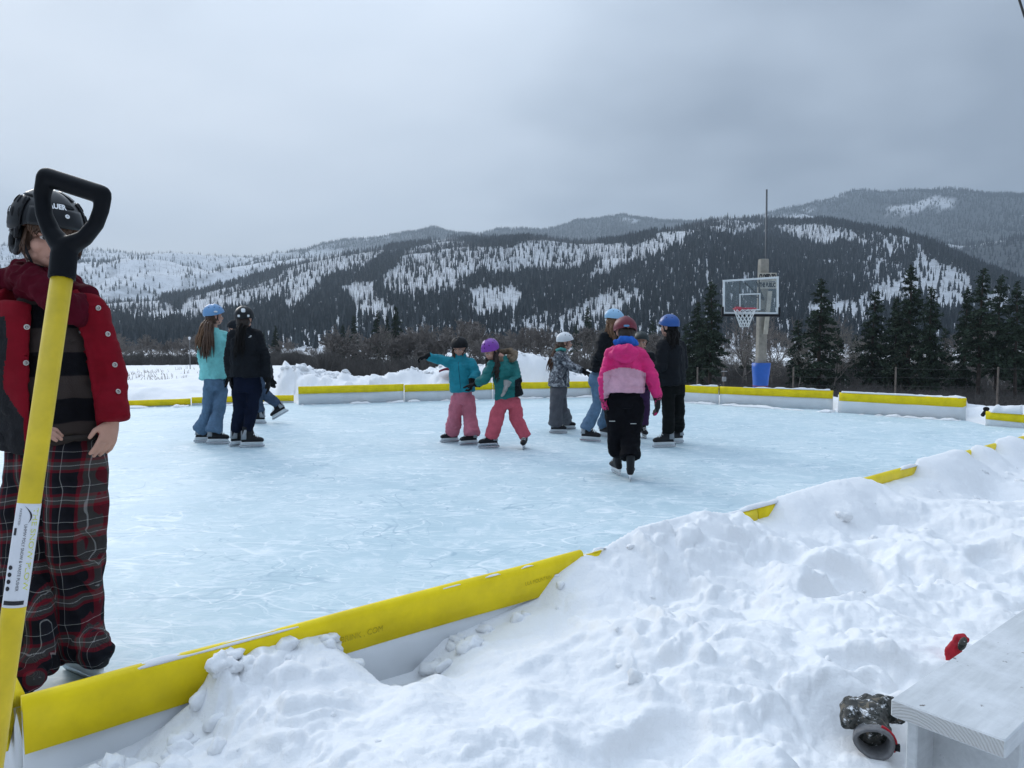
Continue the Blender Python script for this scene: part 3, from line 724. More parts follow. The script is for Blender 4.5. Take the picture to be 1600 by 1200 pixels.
def inside(p0, p1, o):
    d_ = nrm(np.append(p1 - p0, 0))[:2]; n_ = np.array((-d_[1], d_[0])); m_ = (p0 + p1) / 2
    if poly_sd(np.array([m_[0] + n_[0] * .3]), np.array([m_[1] + n_[1] * .3]))[0] > 0: n_ = -n_
    return p0 + n_ * o, p1 + n_ * o
for k_, (pa, pb2) in enumerate([(BRIGHT[2], BRIGHT[3]), (BRIGHT[3], BRIGHT[5]), (BRIGHT[5], BRIGHT[6]), (BFAR[0], BFAR[1]), (BFAR[1], BFAR[2]), (BFAR[2], BFAR[3]), (BLEFT[0], BLEFT[1]), (BLEFT[1], BLEFT[2])]):
    qa, qb = inside(pa, pb2, .10 + .05 * (k_ > 5)); crust('scraped_snow', qa, qb, 0.004, .13 + .12 * (k_ > 5), .05 + .03 * (k_ > 5), ['loose snow scraped against the board right of the gap', 'loose snow scraped against the board before the basketball post', 'loose snow against the board behind the black jacket', 'loose snow against the far board behind the white helmet', 'loose snow against the far board behind the teal jackets', 'loose snow against the far board left of the teal jackets', 'loose snow against the low board behind the mint jacket', 'loose snow against the low board beside the plaid trousers'][k_], 30 + k_, .22)
# knobbly blocks of shovelled snow
def ico(r, rng_, k=1):
    import bmesh
    bm = bmesh.new(); bmesh.ops.create_icosphere(bm, subdivisions=k, radius=1.0)
    v = np.array([p.co[:] for p in bm.verts]); f = [tuple(q.index for q in p.verts) for p in bm.faces]; bm.free()
    o = rng_.rand(3) * 90
    v = v * (1 + .42 * vnoise(v * 1.2 + o, 4)[:, None] + .24 * vnoise(v * 2.9 + o, 6)[:, None] + .10 * vnoise(v * 7 + o, 7)[:, None]) * np.array(r); return v, f
rng_ = np.random.RandomState(21); cb = MB()
def chunk_at(x, y, r, lift=.25):
    z = gh1(x, y)
    v, f = ico((r, r * rng_.uniform(.65, 1), r * rng_.uniform(.55, .9)), rng_, 3 if r > .035 else 2)
    a = rng_.rand() * 6.28; c_, s_ = math.cos(a), math.sin(a); v = v @ np.array(((c_, -s_, 0), (s_, c_, 0), (0, 0, 1))).T
    cb.add(v + np.array((x, y, z + r * lift)), f)
for u, s_, r in [(340, .07, .05), (372, .05, .04), (430, .05, .035), (515, .055, .04), (528, .06, .035), (690, .05, .055), (668, .09, .05), (720, .06, .045), (250, .12, .05), (310, .1, .045), (180, .2, .07), (225, .25, .06), (150, .28, .06), (560, .13, .035), (590, .12, .04), (620, .14, .03), (760, .05, .04), (800, .06, .03), (855, .04, .025), (700, .12, .06), (655, .16, .05)]:
    q = nl(u) + _nn * s_; 
    for _ in range(2): w_ = rng_.normal(0, .03, 2); chunk_at(q[0] + w_[0], q[1] + w_[1] - .01, r * rng_.uniform(.5, 1.0), rng_.uniform(-.45, -.05))
for k in range(60):
    t_ = rng_.uniform(-.3, 9); s_ = abs(rng_.normal(0, .8)) + .05; r = min(.055, max(.006, rng_.lognormal(-4.2, .6)))
    q = A0 + _nd * t_ + _nn * s_; 
    if np.hypot(q[0] - G(1366, 1172, .22)[0], q[1] - G(1366, 1172, .22)[1]) > .3: chunk_at(q[0], q[1], r, rng_.uniform(-.5, .1))
for k in range(420):
    u = rng_.uniform(440, 1000); e_ = rng_.uniform(1.0, 2.6); x = e_ * 0 + (u - 800) / F_PX * 17.3; y = np.interp(u, [440, 925], [15.8, 17.6]) + e_ * .6
    chunk_at(x, y, min(.085, rng_.lognormal(-3.4, .55)), rng_.uniform(-.3, .3))
tag(cb.build('snow_chunks', SNOW, None, (0, 0, 0)), 'broken lumps of shovelled snow lying on the banks', 'snow', kind='stuff')

# ================================================================== BENCH
BENCHW = None
def bench_mat():
    m, nt, b = new_mat('bench_paint'); v = objvec(nt)
    mp = N(nt, 'ShaderNodeMapping'); mp.inputs['Scale'].default_value = (1.0, 9.0, 9.0); nt.links.new(v, mp.inputs[0])
    grain = nnoise(nt, mp.outputs[0], 7.0, 5, 0.6, .4)
    chips = nramp(nt, nnoise(nt, v, 22, 5, .65), [(.665, (0, 0, 0)), (.68, (1, 1, 1))])
    frost = nramp(nt, nnoise(nt, v, 6, 6, .7), [(.45, (0, 0, 0)), (.65, (.6, .6, .6))])
    c = nramp(nt, grain, [(.3, (.50, .52, .53)), (.7, (.60, .62, .63))])
    c = nmix(nt, frost, c, (.74, .76, .78)); c = nmix(nt, chips, c, (.13, .11, .095))
    nt.links.new(c, b.inputs['Base Color']); b.inputs['Roughness'].default_value = .6
    nbump(nt, b, nmath(nt, 'ADD', grain, frost), .3, .003); return m
def endgrain_mat():
    m, nt, b = new_mat('end_grain'); v = objvec(nt)
    w = N(nt, 'ShaderNodeTexWave', wave_type='RINGS', rings_direction='X'); w.inputs['Scale'].default_value = 46; w.inputs['Distortion'].default_value = 3.5; w.inputs['Detail'].default_value = 3
    mp = N(nt, 'ShaderNodeMapping'); mp.inputs['Location'].default_value = (0, .06, .09); nt.links.new(v, mp.inputs[0]); nt.links.new(mp.outputs[0], w.inputs[0])
    c = nramp(nt, w.outputs[1], [(.05, (.46, .45, .43)), (.5, (.545, .54, .53)), (.9, (.58, .58, .57))])
    nt.links.new(c, b.inputs['Base Color']); b.inputs['Roughness'].default_value = .8; nbump(nt, b, w.outputs[1], .5, .002); return m
BZ = 0.45
c0, c1 = G(1392, 1092, BZ), G(1566, 1163, BZ)
ld = nrm(G(1600, 951, BZ) - c0); wd = nrm(c1 - c0); wd = nrm(wd - ld * np.dot(wd, ld)); bw = float(np.dot(c1 - c0, wd))
bench = thing('bench', (c0[0], c0[1], gh1(c0[0], c0[1])), 'white painted plank bench at the lower right corner', 'bench')
def oriented(name, mats, parent, L, Wd, H, c, bev=.004, ends=False):
    """box whose local x runs along the bench; own origin so that the grain follows it"""
    mb = MB(); mb.box((0, 0, 0), (L / 2, Wd / 2, H / 2), bev=bev); me = mb.mesh(name, False)
    for m in mats: me.materials.append(m)
    if ends:
        for p in me.polygons:
            if abs(p.normal.x) > .9: p.material_index = 1
    o = link(name, me, None, parent); wl = Vector(wloc(parent))
    o.matrix_local = Matrix.Translation(Vector(c) - wl) @ Matrix(((ld[0], wd[0], 0), (ld[1], wd[1], 0), (ld[2], wd[2], 1))).to_4x4(); return o
bm_, eg = bench_mat(), endgrain_mat()
BL = 1.9
oriented('seat_plank', [bm_, eg], bench, BL, bw, .040, c0 + ld * BL / 2 + wd * bw / 2 - np.array((0, 0, .020)), .003, True)
for t_ in (.17, BL - .17):
    oriented('leg', [bm_], bench, .038, bw * .86, .42, c0 + ld * t_ + wd * bw / 2 - np.array((0, 0, .042 + .21)), .003)
oriented('side_rail', [bm_], bench, BL - .12, .024, .16, c0 + ld * BL / 2 + wd * (bw * .10) - np.array((0, 0, .042 + .08)), .003)

# ================================================================== SNOW SHOVEL
SH_B = mat('black_grip', (0.003, 0.004, 0.006), 0.5, .2, 30, bump=.2, bs=120, bd=.001, spec=.13)
SH_Y = mat('yellow_shaft', (0.68, 0.49, 0.010), 0.5, .18, 14, bump=.15, bs=40, bd=.001, spec=.45)
STK = mat('white_sticker', (.70, .71, .74), .45, .04, 30); INK = mat('black_ink', (.02, .02, .025), .5, .1, 30); LIME = mat('lime_ink', (.62, .66, .06), .5, .1, 30)
s_top = P(97, 432, 1.17); s_bot = P(-96, 1775, .96)
s_bot[2] = max(s_bot[2], .16)
shov = thing('snow_shovel', (s_bot[0], s_bot[1], s_bot[2]), 'snow pusher with yellow shaft and black D grip standing at the left edge', 'shovel')
ax_ = nrm(s_bot - s_top); sl = np.linalg.norm(s_bot - s_top)
SR = .0158
MB().tube([s_top, s_bot], SR, 24).build('shaft', SH_Y, shov)
gb = MB()
def sp(u, v, d=1.185): return P(u, v, d)
gb.tube([sp(72, 277), sp(66, 305), sp(69, 335), sp(80, 362), sp(97, 384)], [.0135, .012, .012, .0135, .017], 12, flat=1.15)
gb.tube([sp(161, 306), sp(158, 328), sp(150, 350), sp(132, 372), sp(104, 386)], [.0125, .0115, .0115, .0125, .017], 12, flat=1.15)
gb.capsule(sp(74, 277), sp(158, 304), .0152, n=16)
gb.tube([sp(103, 378), sp(100, 398, 1.18), P(96.5, 437, 1.17)], [.017, .0195, .0195], 16)
gm = remesh(gb, 'grip', .0026, 3); part_mesh(gm, 'grip', SH_B, shov)
# sticker wrapped round the shaft
def shaft_pt(v_px):
    lo, hi = 0.0, sl
    for _ in range(40):
        m = (lo + hi) / 2
        if project(s_top + ax_ * m)[1][0] < v_px: lo = m
        else: hi = m
    return lo
ta, tb = shaft_pt(786), shaft_pt(947)
to_cam = nrm(np.array((0, 0, CAM_H)) - (s_top + ax_ * (ta + tb) / 2)); fr = nrm(to_cam - ax_ * np.dot(to_cam, ax_)); rt = np.cross(ax_, fr)
if np.dot(rt, (1, 0, 0)) < 0: rt = -rt
def on_shaft(t_, ang, r): return s_top + np.outer(t_, ax_) + np.outer(np.sin(ang) * r, rt) + np.outer(np.cos(ang) * r, fr)
g = []
for t_ in np.linspace(ta, tb, 12):
    an = np.linspace(-1.35, 1.45, 22); g.append(np.vstack([on_shaft(np.full(22, t_), an, SR + .0004), on_shaft(np.full(22, t_), an[::-1], SR + .00005)]))
stk = MB().grid(np.array(g)).build('sticker', STK, shov)
def along(t0, a0, r=SR + .0007):
    return lambda v: on_shaft(t0 + v[:, 0], a0 - v[:, 1] / SR * -1.0 if False else a0 + v[:, 1] / SR, r)
LT = tb - ta
text_part('THE SNOW PLOW', .0115, LIME, stk, along(ta + LT * .44, .66), width=LT * .80)
text_part('UHMW POLY SNOW & WASTE PUSHER', .0055, INK, stk, along(ta + LT * .52, -.02), width=LT * .64)
text_part('PATENTED', .004, INK, stk, along(ta + LT * .13, -.60), width=LT * .16)
mk = MB()
for k in range(4):
    an = np.linspace(0, 6.28, 14, endpoint=False); t_ = ta + LT * (.62 + .067 * k)
    mk.add(np.vstack([on_shaft(t_ + .0034 * np.cos(an), -.80 + .0034 * np.sin(an) / SR, SR + .0008), on_shaft(np.array([t_]), np.array([-.80]), SR + .0008)]), [(j, (j + 1) % 14, 14) for j in range(14)])
def patch_(t0, t1, a0, a1):
    a = np.linspace(a0, a1, 12); mk.add(np.vstack([on_shaft(np.full(12, t0), a, SR + .0008), on_shaft(np.full(12, t1), a, SR + .0008)]), [(j, j + 1, 12 + j + 1, 12 + j) for j in range(11)])
patch_(ta + LT * .935, ta + LT * .975, -1.0, .75); patch_(ta + LT * .24, ta + LT * .31, -1.0, -.72)
tq = np.linspace(0, 1, 14); aq = -.30 + .55 * np.sin(tq * 2.3)
mk.add(np.vstack([on_shaft(ta + LT * (.02 + .17 * tq), aq, SR + .0008), on_shaft(ta + LT * (.02 + .17 * tq), aq + .16 * np.sin(tq * 3.14), SR + .0008)]), [(j, j + 1, 14 + j + 1, 14 + j) for j in range(13)])
tag(mk.build('printed_marks', INK, stk), kind='stuff')
# pusher blade, out of the picture at the foot of the shaft
bl = MB(); g = []
for k in np.linspace(0, 1, 9):
    a = k * 1.5; o_ = s_bot + np.array((0, -.02 + .10 * math.sin(a), -.03 + .16 * (1 - math.cos(a))))
    g.append([o_ + np.array((-.30, 0, 0)), o_ + np.array((.30, 0, 0)), o_ + np.array((.30, .006, .004)), o_ + np.array((-.30, .006, .004))])
bl.grid(np.array(g)); bl.build('blade', mat('shovel_blade', (.05, .05, .06), .5), shov)

# ================================================================== GLOVE AND MITTEN BY THE BENCH
def camo_mat(name, c1, c2, c3, snow=.35, s=28):
    m, nt, b = new_mat(name); v = objvec(nt)
    c = nramp(nt, nnoise(nt, v, s, 3, .6, .8), [(.42, c1), (.44, c2), (.56, c2), (.58, c3)], 'LINEAR')
    if snow: c = nmix(nt, nramp(nt, nnoise(nt, v, s * 1.6, 6, .75), [(.5 + .12 * (1 - snow), (0, 0, 0)), (.58 + .12 * (1 - snow), (1, 1, 1))]), c, (.78, .80, .82))
    nt.links.new(c, b.inputs['Base Color']); b.inputs['Roughness'].default_value = .85; nbump(nt, b, nnoise(nt, v, 150, 3), .4, .003); return m
GLV = camo_mat('snowy_camo', (.015, .018, .015), (.055, .055, .05), (.14, .12, .09), .55)
gz0 = gh1(G(1368, 1150, .25)[0], G(1368, 1150, .25)[1])
gl0 = G(1368, 1178, gz0)
glove = thing('glove', (gl0[0], gl0[1], gz0), 'snow-covered dark camouflage ski glove lying under the bench corner', 'glove')
GD = 1.80
def gp(u, v, dd=0.0): return P(u, v, GD + dd)
gb = MB()
gb.tube([gp(1366, 1150, .02), gp(1358, 1120, .08), gp(1360, 1108, .13)], [.040, .042, .040], 14)
gb.ell(gp(1356, 1110, .10), (.048, .05, .03)); gb.ell(gp(1330, 1106, .09), (.026, .035, .026)); gb.ell(gp(1326, 1122, .06), (.018, .03, .03))
for (u, v, dd, r) in ((1385, 1098, .10, .022), (1400, 1108, .08, .019), (1408, 1122, .06, .017), (1372, 1096, .14, .022)):
    gb.capsule(gp(1362, 1112, .09), gp(u, v, dd), r * 1.1, r)
gm = remesh(gb, 'glove_body', .004, 4); v = vco(gm); setco(gm, v + vno(gm) * (.005 * fbm(v * 45, 3, 3))[:, None]); part_mesh(gm, 'shell', GLV, glove)
LIN = mat('grey_lining', (.17, .17, .175), .95, .2, 60, bump=.5, bs=200); 
cu = MB(); g = []; ctr = gp(1366, 1158, 0.0); cdir = nrm(gp(1364, 1164, -.06) - gp(1358, 1120, .08)); ca = nrm(np.cross(cdir, (0, 0, 1))); cbv = np.cross(ca, cdir)
for t_, ro in ((-.045, .040), (-.02, .044), (.012, .046), (.020, .044), (.014, .036), (-.02, .033), (-.05, .028)):
    th = np.linspace(0, 6.283, 22, endpoint=False); wv = 1 + .05 * np.sin(th * 3 + 1)
    g.append(ctr + cdir * t_ + np.outer(np.cos(th) * ro * wv * 1.05, ca) + np.outer(np.sin(th) * ro * wv * .86, cbv))
cu.grid(np.array(g), caps=False); cu.build('cuff', LIN, glove)
ic = MB(); ic.loft([(ctr - cdir * .046, ca * .031, cbv * .026), (ctr - cdir * .049, ca * .030, cbv * .025)], 18); ic.build('inside', mat('glove_dark', (.008, .008, .01), .9), glove)
RED = mat('red_nylon', (.42, .012, .025), .6, .2, 30, bump=.3, bs=80, bd=.003)
st = MB(); th = np.linspace(1.9, 3.6, 8)
st.tube([ctr - cdir * .002 + ca * math.cos(t_) * .049 + cbv * math.sin(t_) * .042 for t_ in th], [.004] * 8, 6); st.build('pull_strap', RED, glove)
bk = MB(); bk.box(gp(1418, 1112, .03), (.011, .006, .014), axes((.5, .8, 0))); bk.build('buckle', BRACK, glove); bk = MB(); bk.box(gp(1402, 1168, -.02), (.006, .005, .008), axes((.3, .8, 0))); bk.build('buckle', BRACK, glove)
mz = gh1(G(1495, 1020, .27)[0], G(1495, 1020, .27)[1])
mp0 = G(1496, 1030, mz); md_ = mp0[1]
mit = thing('mitten', tuple(mp0), 'small red mitten sticking up behind the bench', 'glove')
mbx = MB(); mbx.tube([P(1484, 1040, md_), P(1488, 1018, md_ + .01), P(1500, 1000, md_ + .02), P(1510, 996, md_ + .03)], [.014, .022, .020, .013], 12, flat=.6)
mbx.ell(P(1493, 1022, md_ + .02), (.02, .02, .03)); gm = remesh(mbx, 'm', .003, 4); v = vco(gm); setco(gm, v + vno(gm) * (.003 * fbm(v * 60, 2, 3))[:, None]); part_mesh(gm, 'shell', RED, mit)
m2 = MB(); m2.ell(P(1504, 1006, md_ - .008), (.012, .008, .022), axes((0, 1, 0), (.35, 0, 1))); m2.build('palm', GLV, mit)

# ================================================================== BASKETBALL POST
HD_ = 16.2
def hp_(u, v, dd=0.0): return P(u, v, HD_ + dd)
base = hp_(1187, 612); bz = gh1(base[0], base[1])
hoop = thing('basketball_hoop', (base[0], base[1], bz), 'basketball hoop with glass backboard on a wooden post with blue padding', 'basketball hoop')
WOOD = mat('weathered_post', (.27, .25, .215), .9, .25, 6, bump=.5, bs=18, bd=.01)
pw = .098
def post_pt(v): return hp_(np.interp(v, [404, 640], [1193, 1186.5]), v)
pt_, pb_ = post_pt(405), post_pt(612); pb_[2] = bz - .3
pz = nrm(pt_ - pb_); px_ = nrm(np.array((1, .12, 0)) - pz * np.dot((1, .12, 0), pz)); py_ = np.cross(pz, px_)
MB().loft([(pb_, px_ * pw, py_ * pw), (pb_ + (pt_ - pb_) * .97, px_ * pw * .98, py_ * pw), (pt_, px_ * pw * .92, py_ * pw * .92)], 16, e=.35).build('post', WOOD, hoop, smooth=False)
lb = MB(); lb.loft([(hp_(1196, 522, -.17), px_ * .05, py_ * .018), (hp_(1203, 455, -.17), px_ * .05, py_ * .018)], 8, e=.3); lb.build('lath', mat('pale_lath', (.40, .37, .31), .9, .2, 8), hoop, smooth=False)
SIGNM = mat('pale_board', (.42, .39, .33), .9, .2, 10)
for (v0, v1, body, wdt) in ((426, 439, 'CLOSED TO', .36), (440, 451, 'THE PUBLIC', .35)):
    sg = MB(); c_ = hp_(1199, (v0 + v1) / 2, -.16); sg.box(c_, (.20, .009, (v1 - v0) / 2 * HD_ / F_PX * .94)); so = sg.build('sign_board', SIGNM, hoop, smooth=False)
    text_part(body, .13, INK, so, lambda v, c_=c_: np.stack([c_[0] + v[:, 0], np.full(len(v), c_[1] - .0115), c_[2] + v[:, 1]], 1), width=wdt, bold=.010)
# blue padding, wider at the top
BLU = mat('blue_vinyl', (.012, .10, .43), .45, .12, 6, bump=.2, bs=14, bd=.01, spec=.5)
pd = MB(); ptop, pbot = hp_(1189.5, 567), hp_(1187.5, 608); pbot[2] = bz - .05
secs = [(pbot + (ptop - pbot) * k, np.array((.135 + .05 * k + .006 * math.sin(k * 9), 0, 0)), np.array((0, .14 + .05 * k, 0))) for k in np.linspace(0, 1, 9)]
pd.loft(secs, 20, e=.7); pdo = pd.build('padding', BLU, hoop)
rp = MB(); c_ = pbot + (ptop - pbot) * .42; rp.loft([(c_ - (0, 0, .008), np.array((.160, 0, 0)), np.array((0, .165, 0))), (c_ + (0, 0, .008), np.array((.160, 0, 0)), np.array((0, .165, 0)))], 20, e=.7); rp.build('tie_rope', mat('maroon_rope', (.25, .03, .03), .8), pdo)
# backboard, turned a little to the left
Q = {k: hp_(u, v, d_) for k, (u, v, d_) in dict(tl=(1131, 439, -1.05), tr=(1215, 433.5, -.75), bl=(1131, 489, -1.05), br=(1215, 489.5, -.75)).items()}
bx = nrm(Q['br'] - Q['bl']); byv = np.array((0, 0, 1.0)); bn = nrm(np.cross(bx, byv)); 
if bn[1] > 0: bn = -bn
def quadbar(a, b, w, t_, m, parent, name):
    d_ = nrm(b - a); s_ = nrm(np.cross(d_, bn)); MB().loft([(a - d_ * w, s_ * w, bn * t_), (b + d_ * w, s_ * w, bn * t_)], 8, e=.3).build(name, m, parent, smooth=False)
GLS, nt, b_ = new_mat('acrylic'); b_.inputs['Base Color'].default_value = (.30, .36, .38, 1); b_.inputs['Roughness'].default_value = .12; b_.inputs['Alpha'].default_value = .16; b_.inputs['Specular IOR Level'].default_value = .4
g = MB(); off = bn * .006
g.add([Q['bl'] + off, Q['br'] + off, Q['tr'] + off, Q['tl'] + off, Q['bl'] - off, Q['br'] - off, Q['tr'] - off, Q['tl'] - off], [(0, 1, 2, 3), (7, 6, 5, 4), (0, 4, 5, 1), (2, 6, 7, 3), (1, 5, 6, 2), (3, 7, 4, 0)])
bbo = g.build('backboard', GLS, hoop, smooth=False)
WHT = mat('white_frame', (.62, .65, .66), .5, .08, 10)
for a, b in (('tl', 'tr'), ('bl', 'br'), ('tl', 'bl'), ('tr', 'br')): quadbar(Q[a], Q[b], .020, .016, WHT, bbo, 'frame_bar')
def bbp(s_, t_): return (Q['bl'] * (1 - s_) + Q['br'] * s_) * (1 - t_) + (Q['tl'] * (1 - s_) + Q['tr'] * s_) * t_ + bn * .012
sq = [bbp(.29, .10), bbp(.66, .10), bbp(.66, .56), bbp(.29, .56)]
for a, b in ((0, 1), (1, 2), (2, 3), (3, 0)): quadbar(sq[a], sq[b], .013, .004, WHT, bbo, 'target_bar')
quadbar(bbp(.30, .6) - bn * .03, bbp(.30, .97) - bn * .03, .012, .012, BRACK, bbo, 'rear_strut'); quadbar(bbp(.66, .05) - bn * .03, bbp(.66, .97) - bn * .03, .012, .012, BRACK, bbo, 'rear_strut')
pm = MB(); lo_ = [Q['bl'] + bx * .0 - np.array((0, 0, .045)), Q['br'] - np.array((0, 0, .045))]
pm.loft([(lo_[0] - bx * .03, np.array((0, 0, .028)), bn * .03), (lo_[1] + bx * .03, np.array((0, 0, .028)), bn * .03)], 8, e=.3)
for q in (lo_[0] - bx * .03, lo_[1] + bx * .03): pm.box(q + np.array((0, 0, .07)), (.02, .03, .10))
pm.build('edge_padding', BRACK, bbo, smooth=False)
RIMM = mat('red_rim', (.42, .05, .075), .5, .1, 10)
rc = bbp(.245, .115) + bn * .27; th = np.linspace(0, 6.2832, 25)
rim = MB().tube([rc + np.array((math.cos(a) * .225, math.sin(a) * .225, 0)) for a in th], .011, 8)
rim.box(rc - bn * .25, (.06, .03, .05), np.stack([bx, bn, byv], 1)); rimo = rim.build('rim', RIMM, hoop)
rb2 = MB(); rb2.loft([(rc + (0, 0, -.03), np.array((.2, 0, 0)), np.array((0, .2, 0))), (rc + (0, 0, -.032), np.array((.19, 0, 0)), np.array((0, .19, 0)))], 16)
net = MB(); NW = 12
for s_ in (-1, 1):
    for k in range(NW):
        pts_ = []
        for q in np.linspace(0, 1, 9):
            rr_ = .215 * (1 - q) ** 1.1 + .085 * (1 - (1 - q) ** 1.1); a = 2 * math.pi * k / NW + s_ * q * 1.5
            pts_.append(rc + np.array((rr_ * math.cos(a), rr_ * math.sin(a), -.02 - .35 * q)))
        net.tube(pts_, .0058, 4)
net.build('net', mat('white_cord', (.72, .73, .72), .8, .1, 10), rimo)
arm = MB()
for q in (bbp(.30, .1), bbp(.66, .1), bbp(.48, .55), bbp(.40, .9), bbp(.62, .9)):
    arm.tube([q - bn * .04, post_pt(468) + np.array((0, -.1, 0)) if q[2] > rc[2] + .3 else post_pt(485) + np.array((0, -.1, 0))], .016, 6)
arm.build('support_arms', BRACK, hoop)
an = MB(); an.tube([hp_(1196, 470, .16), hp_(1197, 420, .16), hp_(1198, 296, .16)], [.026, .024, .020], 8); an.build('mast', mat('grey_pipe', (.10, .11, .12), .5, .1, 8, metal=.6), hoop)

# ================================================================== WIRE FENCE ON THE RIGHT, SIGN POST, LAMP POLE, CABLE, STRAP
FW = mat('fence_wire', (.05, .05, .052), .5, .1, 5, metal=.5); FP = mat('fence_post', (.12, .10, .085), .9, .25, 6)
fence = None
fpts = [(1090, 26.0), (1240, 25.0), (1400, 24.0), (1560, 23.0), (1760, 22.0)]
fb0 = P(1090, 600, 26.0); fence = thing('wire_fence', (fb0[0], fb0[1], gh1(fb0[0], fb0[1])), 'thin wire fence running behind the right hand boards', 'fence')
tops = []
for u, D_ in fpts:
    q = P(u, 576, D_); gz_ = gh1(q[0], q[1]); tops.append(q)
    MB().tube([(q[0], q[1], gz_ - .3), (q[0], q[1], q[2] + .05)], [.032, .028], 7).build('post', FP, fence)
for off_ in (0, .28, .56, .84):
    for a, b in zip(tops[:-1], tops[1:]):
        m_ = (a + b) / 2 - np.array((0, 0, .03)); MB().tube([a - (0, .035, off_), m_ - (0, .035, off_), b - (0, .035, off_)], .0045, 4).build('wire', FW, fence)
sq_ = P(1131, 578, 21.0); sgz = gh1(sq_[0], sq_[1])
sgn = thing('marker_post', (sq_[0], sq_[1], sgz), 'thin post with a small pale box left of the blue padded post', 'post')
MB().tube([(sq_[0], sq_[1], sgz - .2), (sq_[0], sq_[1], sq_[2] + .05)], .022, 7).build('post', FP, sgn)
sb_ = MB(); sb_.box((sq_[0], sq_[1] - .04, sq_[2] - .26), (.055, .03, .065), bev=.01); sb_.build('meter_box', mat('pale_grey_metal', (.24, .245, .25), .6, .1, 9), sgn); sb_ = MB(); sb_.box((sq_[0], sq_[1] - .04, sq_[2] - .04), (.085, .015, .014), bev=.006); sb_.build('cross_piece', mat('pale_grey_metal', (.24, .245, .25), .6, .1, 9), sgn)
lq = P(296, 528, 55.0); lgz = gh1(lq[0], lq[1])
lp = thing('lamp_post', (lq[0], lq[1], lgz), 'thin yard lamp post in the field left of the mint jacket', 'lamp post')
MB().tube([(lq[0], lq[1], lgz - .2), (lq[0], lq[1], lq[2] - .15)], [.035, .025], 8).build('pole', mat('grey_pole', (.22, .22, .22), .7, .1, 4), lp)
lm = MB(); lm.ell(lq, (.10, .10, .09)); lm.tube([lq - (0, 0, .15), lq - (0, 0, .07)], [.05, .08], 10); lm.build('globe', mat('white_globe', (.72, .73, .74), .4, .05, 5), lp)
cbl = MB(); cbl.tube([P(1572, -60, 6.0), P(1594, 4, 5.9), P(1601, 26, 5.85), P(1660, 150, 5.6), P(1800, 330, 5.2)], .0085, 8)
tag(cbl.build('overhead_cable', mat('black_cable', (.02, .02, .022), .5), None, tuple(P(1601, 26, 5.85))), 'black overhead cable crossing the top right corner of the sky', 'cable')
sq0 = G(1536, 655, .05); stp = MB()
stp.tube([P(1535, 649, 11.3), P(1541, 641, 11.35), P(1546, 646, 11.3)], [.028, .034, .022], 8); stp.ell(P(1541, 639, 11.35), (.05, .03, .035))
tag(stp.build('strap', BRACK, None, tuple(P(1541, 648, 11.3))), 'black strap knotted in the snow at the gap by the low right board', 'strap')
rsq = P(694, 586, 16.9); sl_ = thing('sled', (rsq[0], rsq[1], gh1(rsq[0], rsq[1])), 'tip of a dark red sled lying on the snow heap behind the teal jacket', 'sled')
sx = MB(); g = []
for k in np.linspace(0, 1, 8):
    c_ = P(686 + 26 * k, 582 + 4 * k - 6 * math.sin(k * 2.6), 16.75 + .2 * k); w_ = .04 + .17 * math.sin(min(1, k * 1.4) * 1.57)
    g.append([c_ + np.array((0, -w_, .05)), c_ + np.array((0, -w_ * .8, 0)), c_ + np.array((0, w_ * .8, 0)), c_ + np.array((0, w_, .05)), c_ + np.array((0, w_ * .7, .02)), c_ + np.array((0, -w_ * .7, .02))])
sx.grid(np.array(g)); sx.build('hull', mat('dark_red_plastic', (.16, .012, .03), .45, .2, 5), sl_)

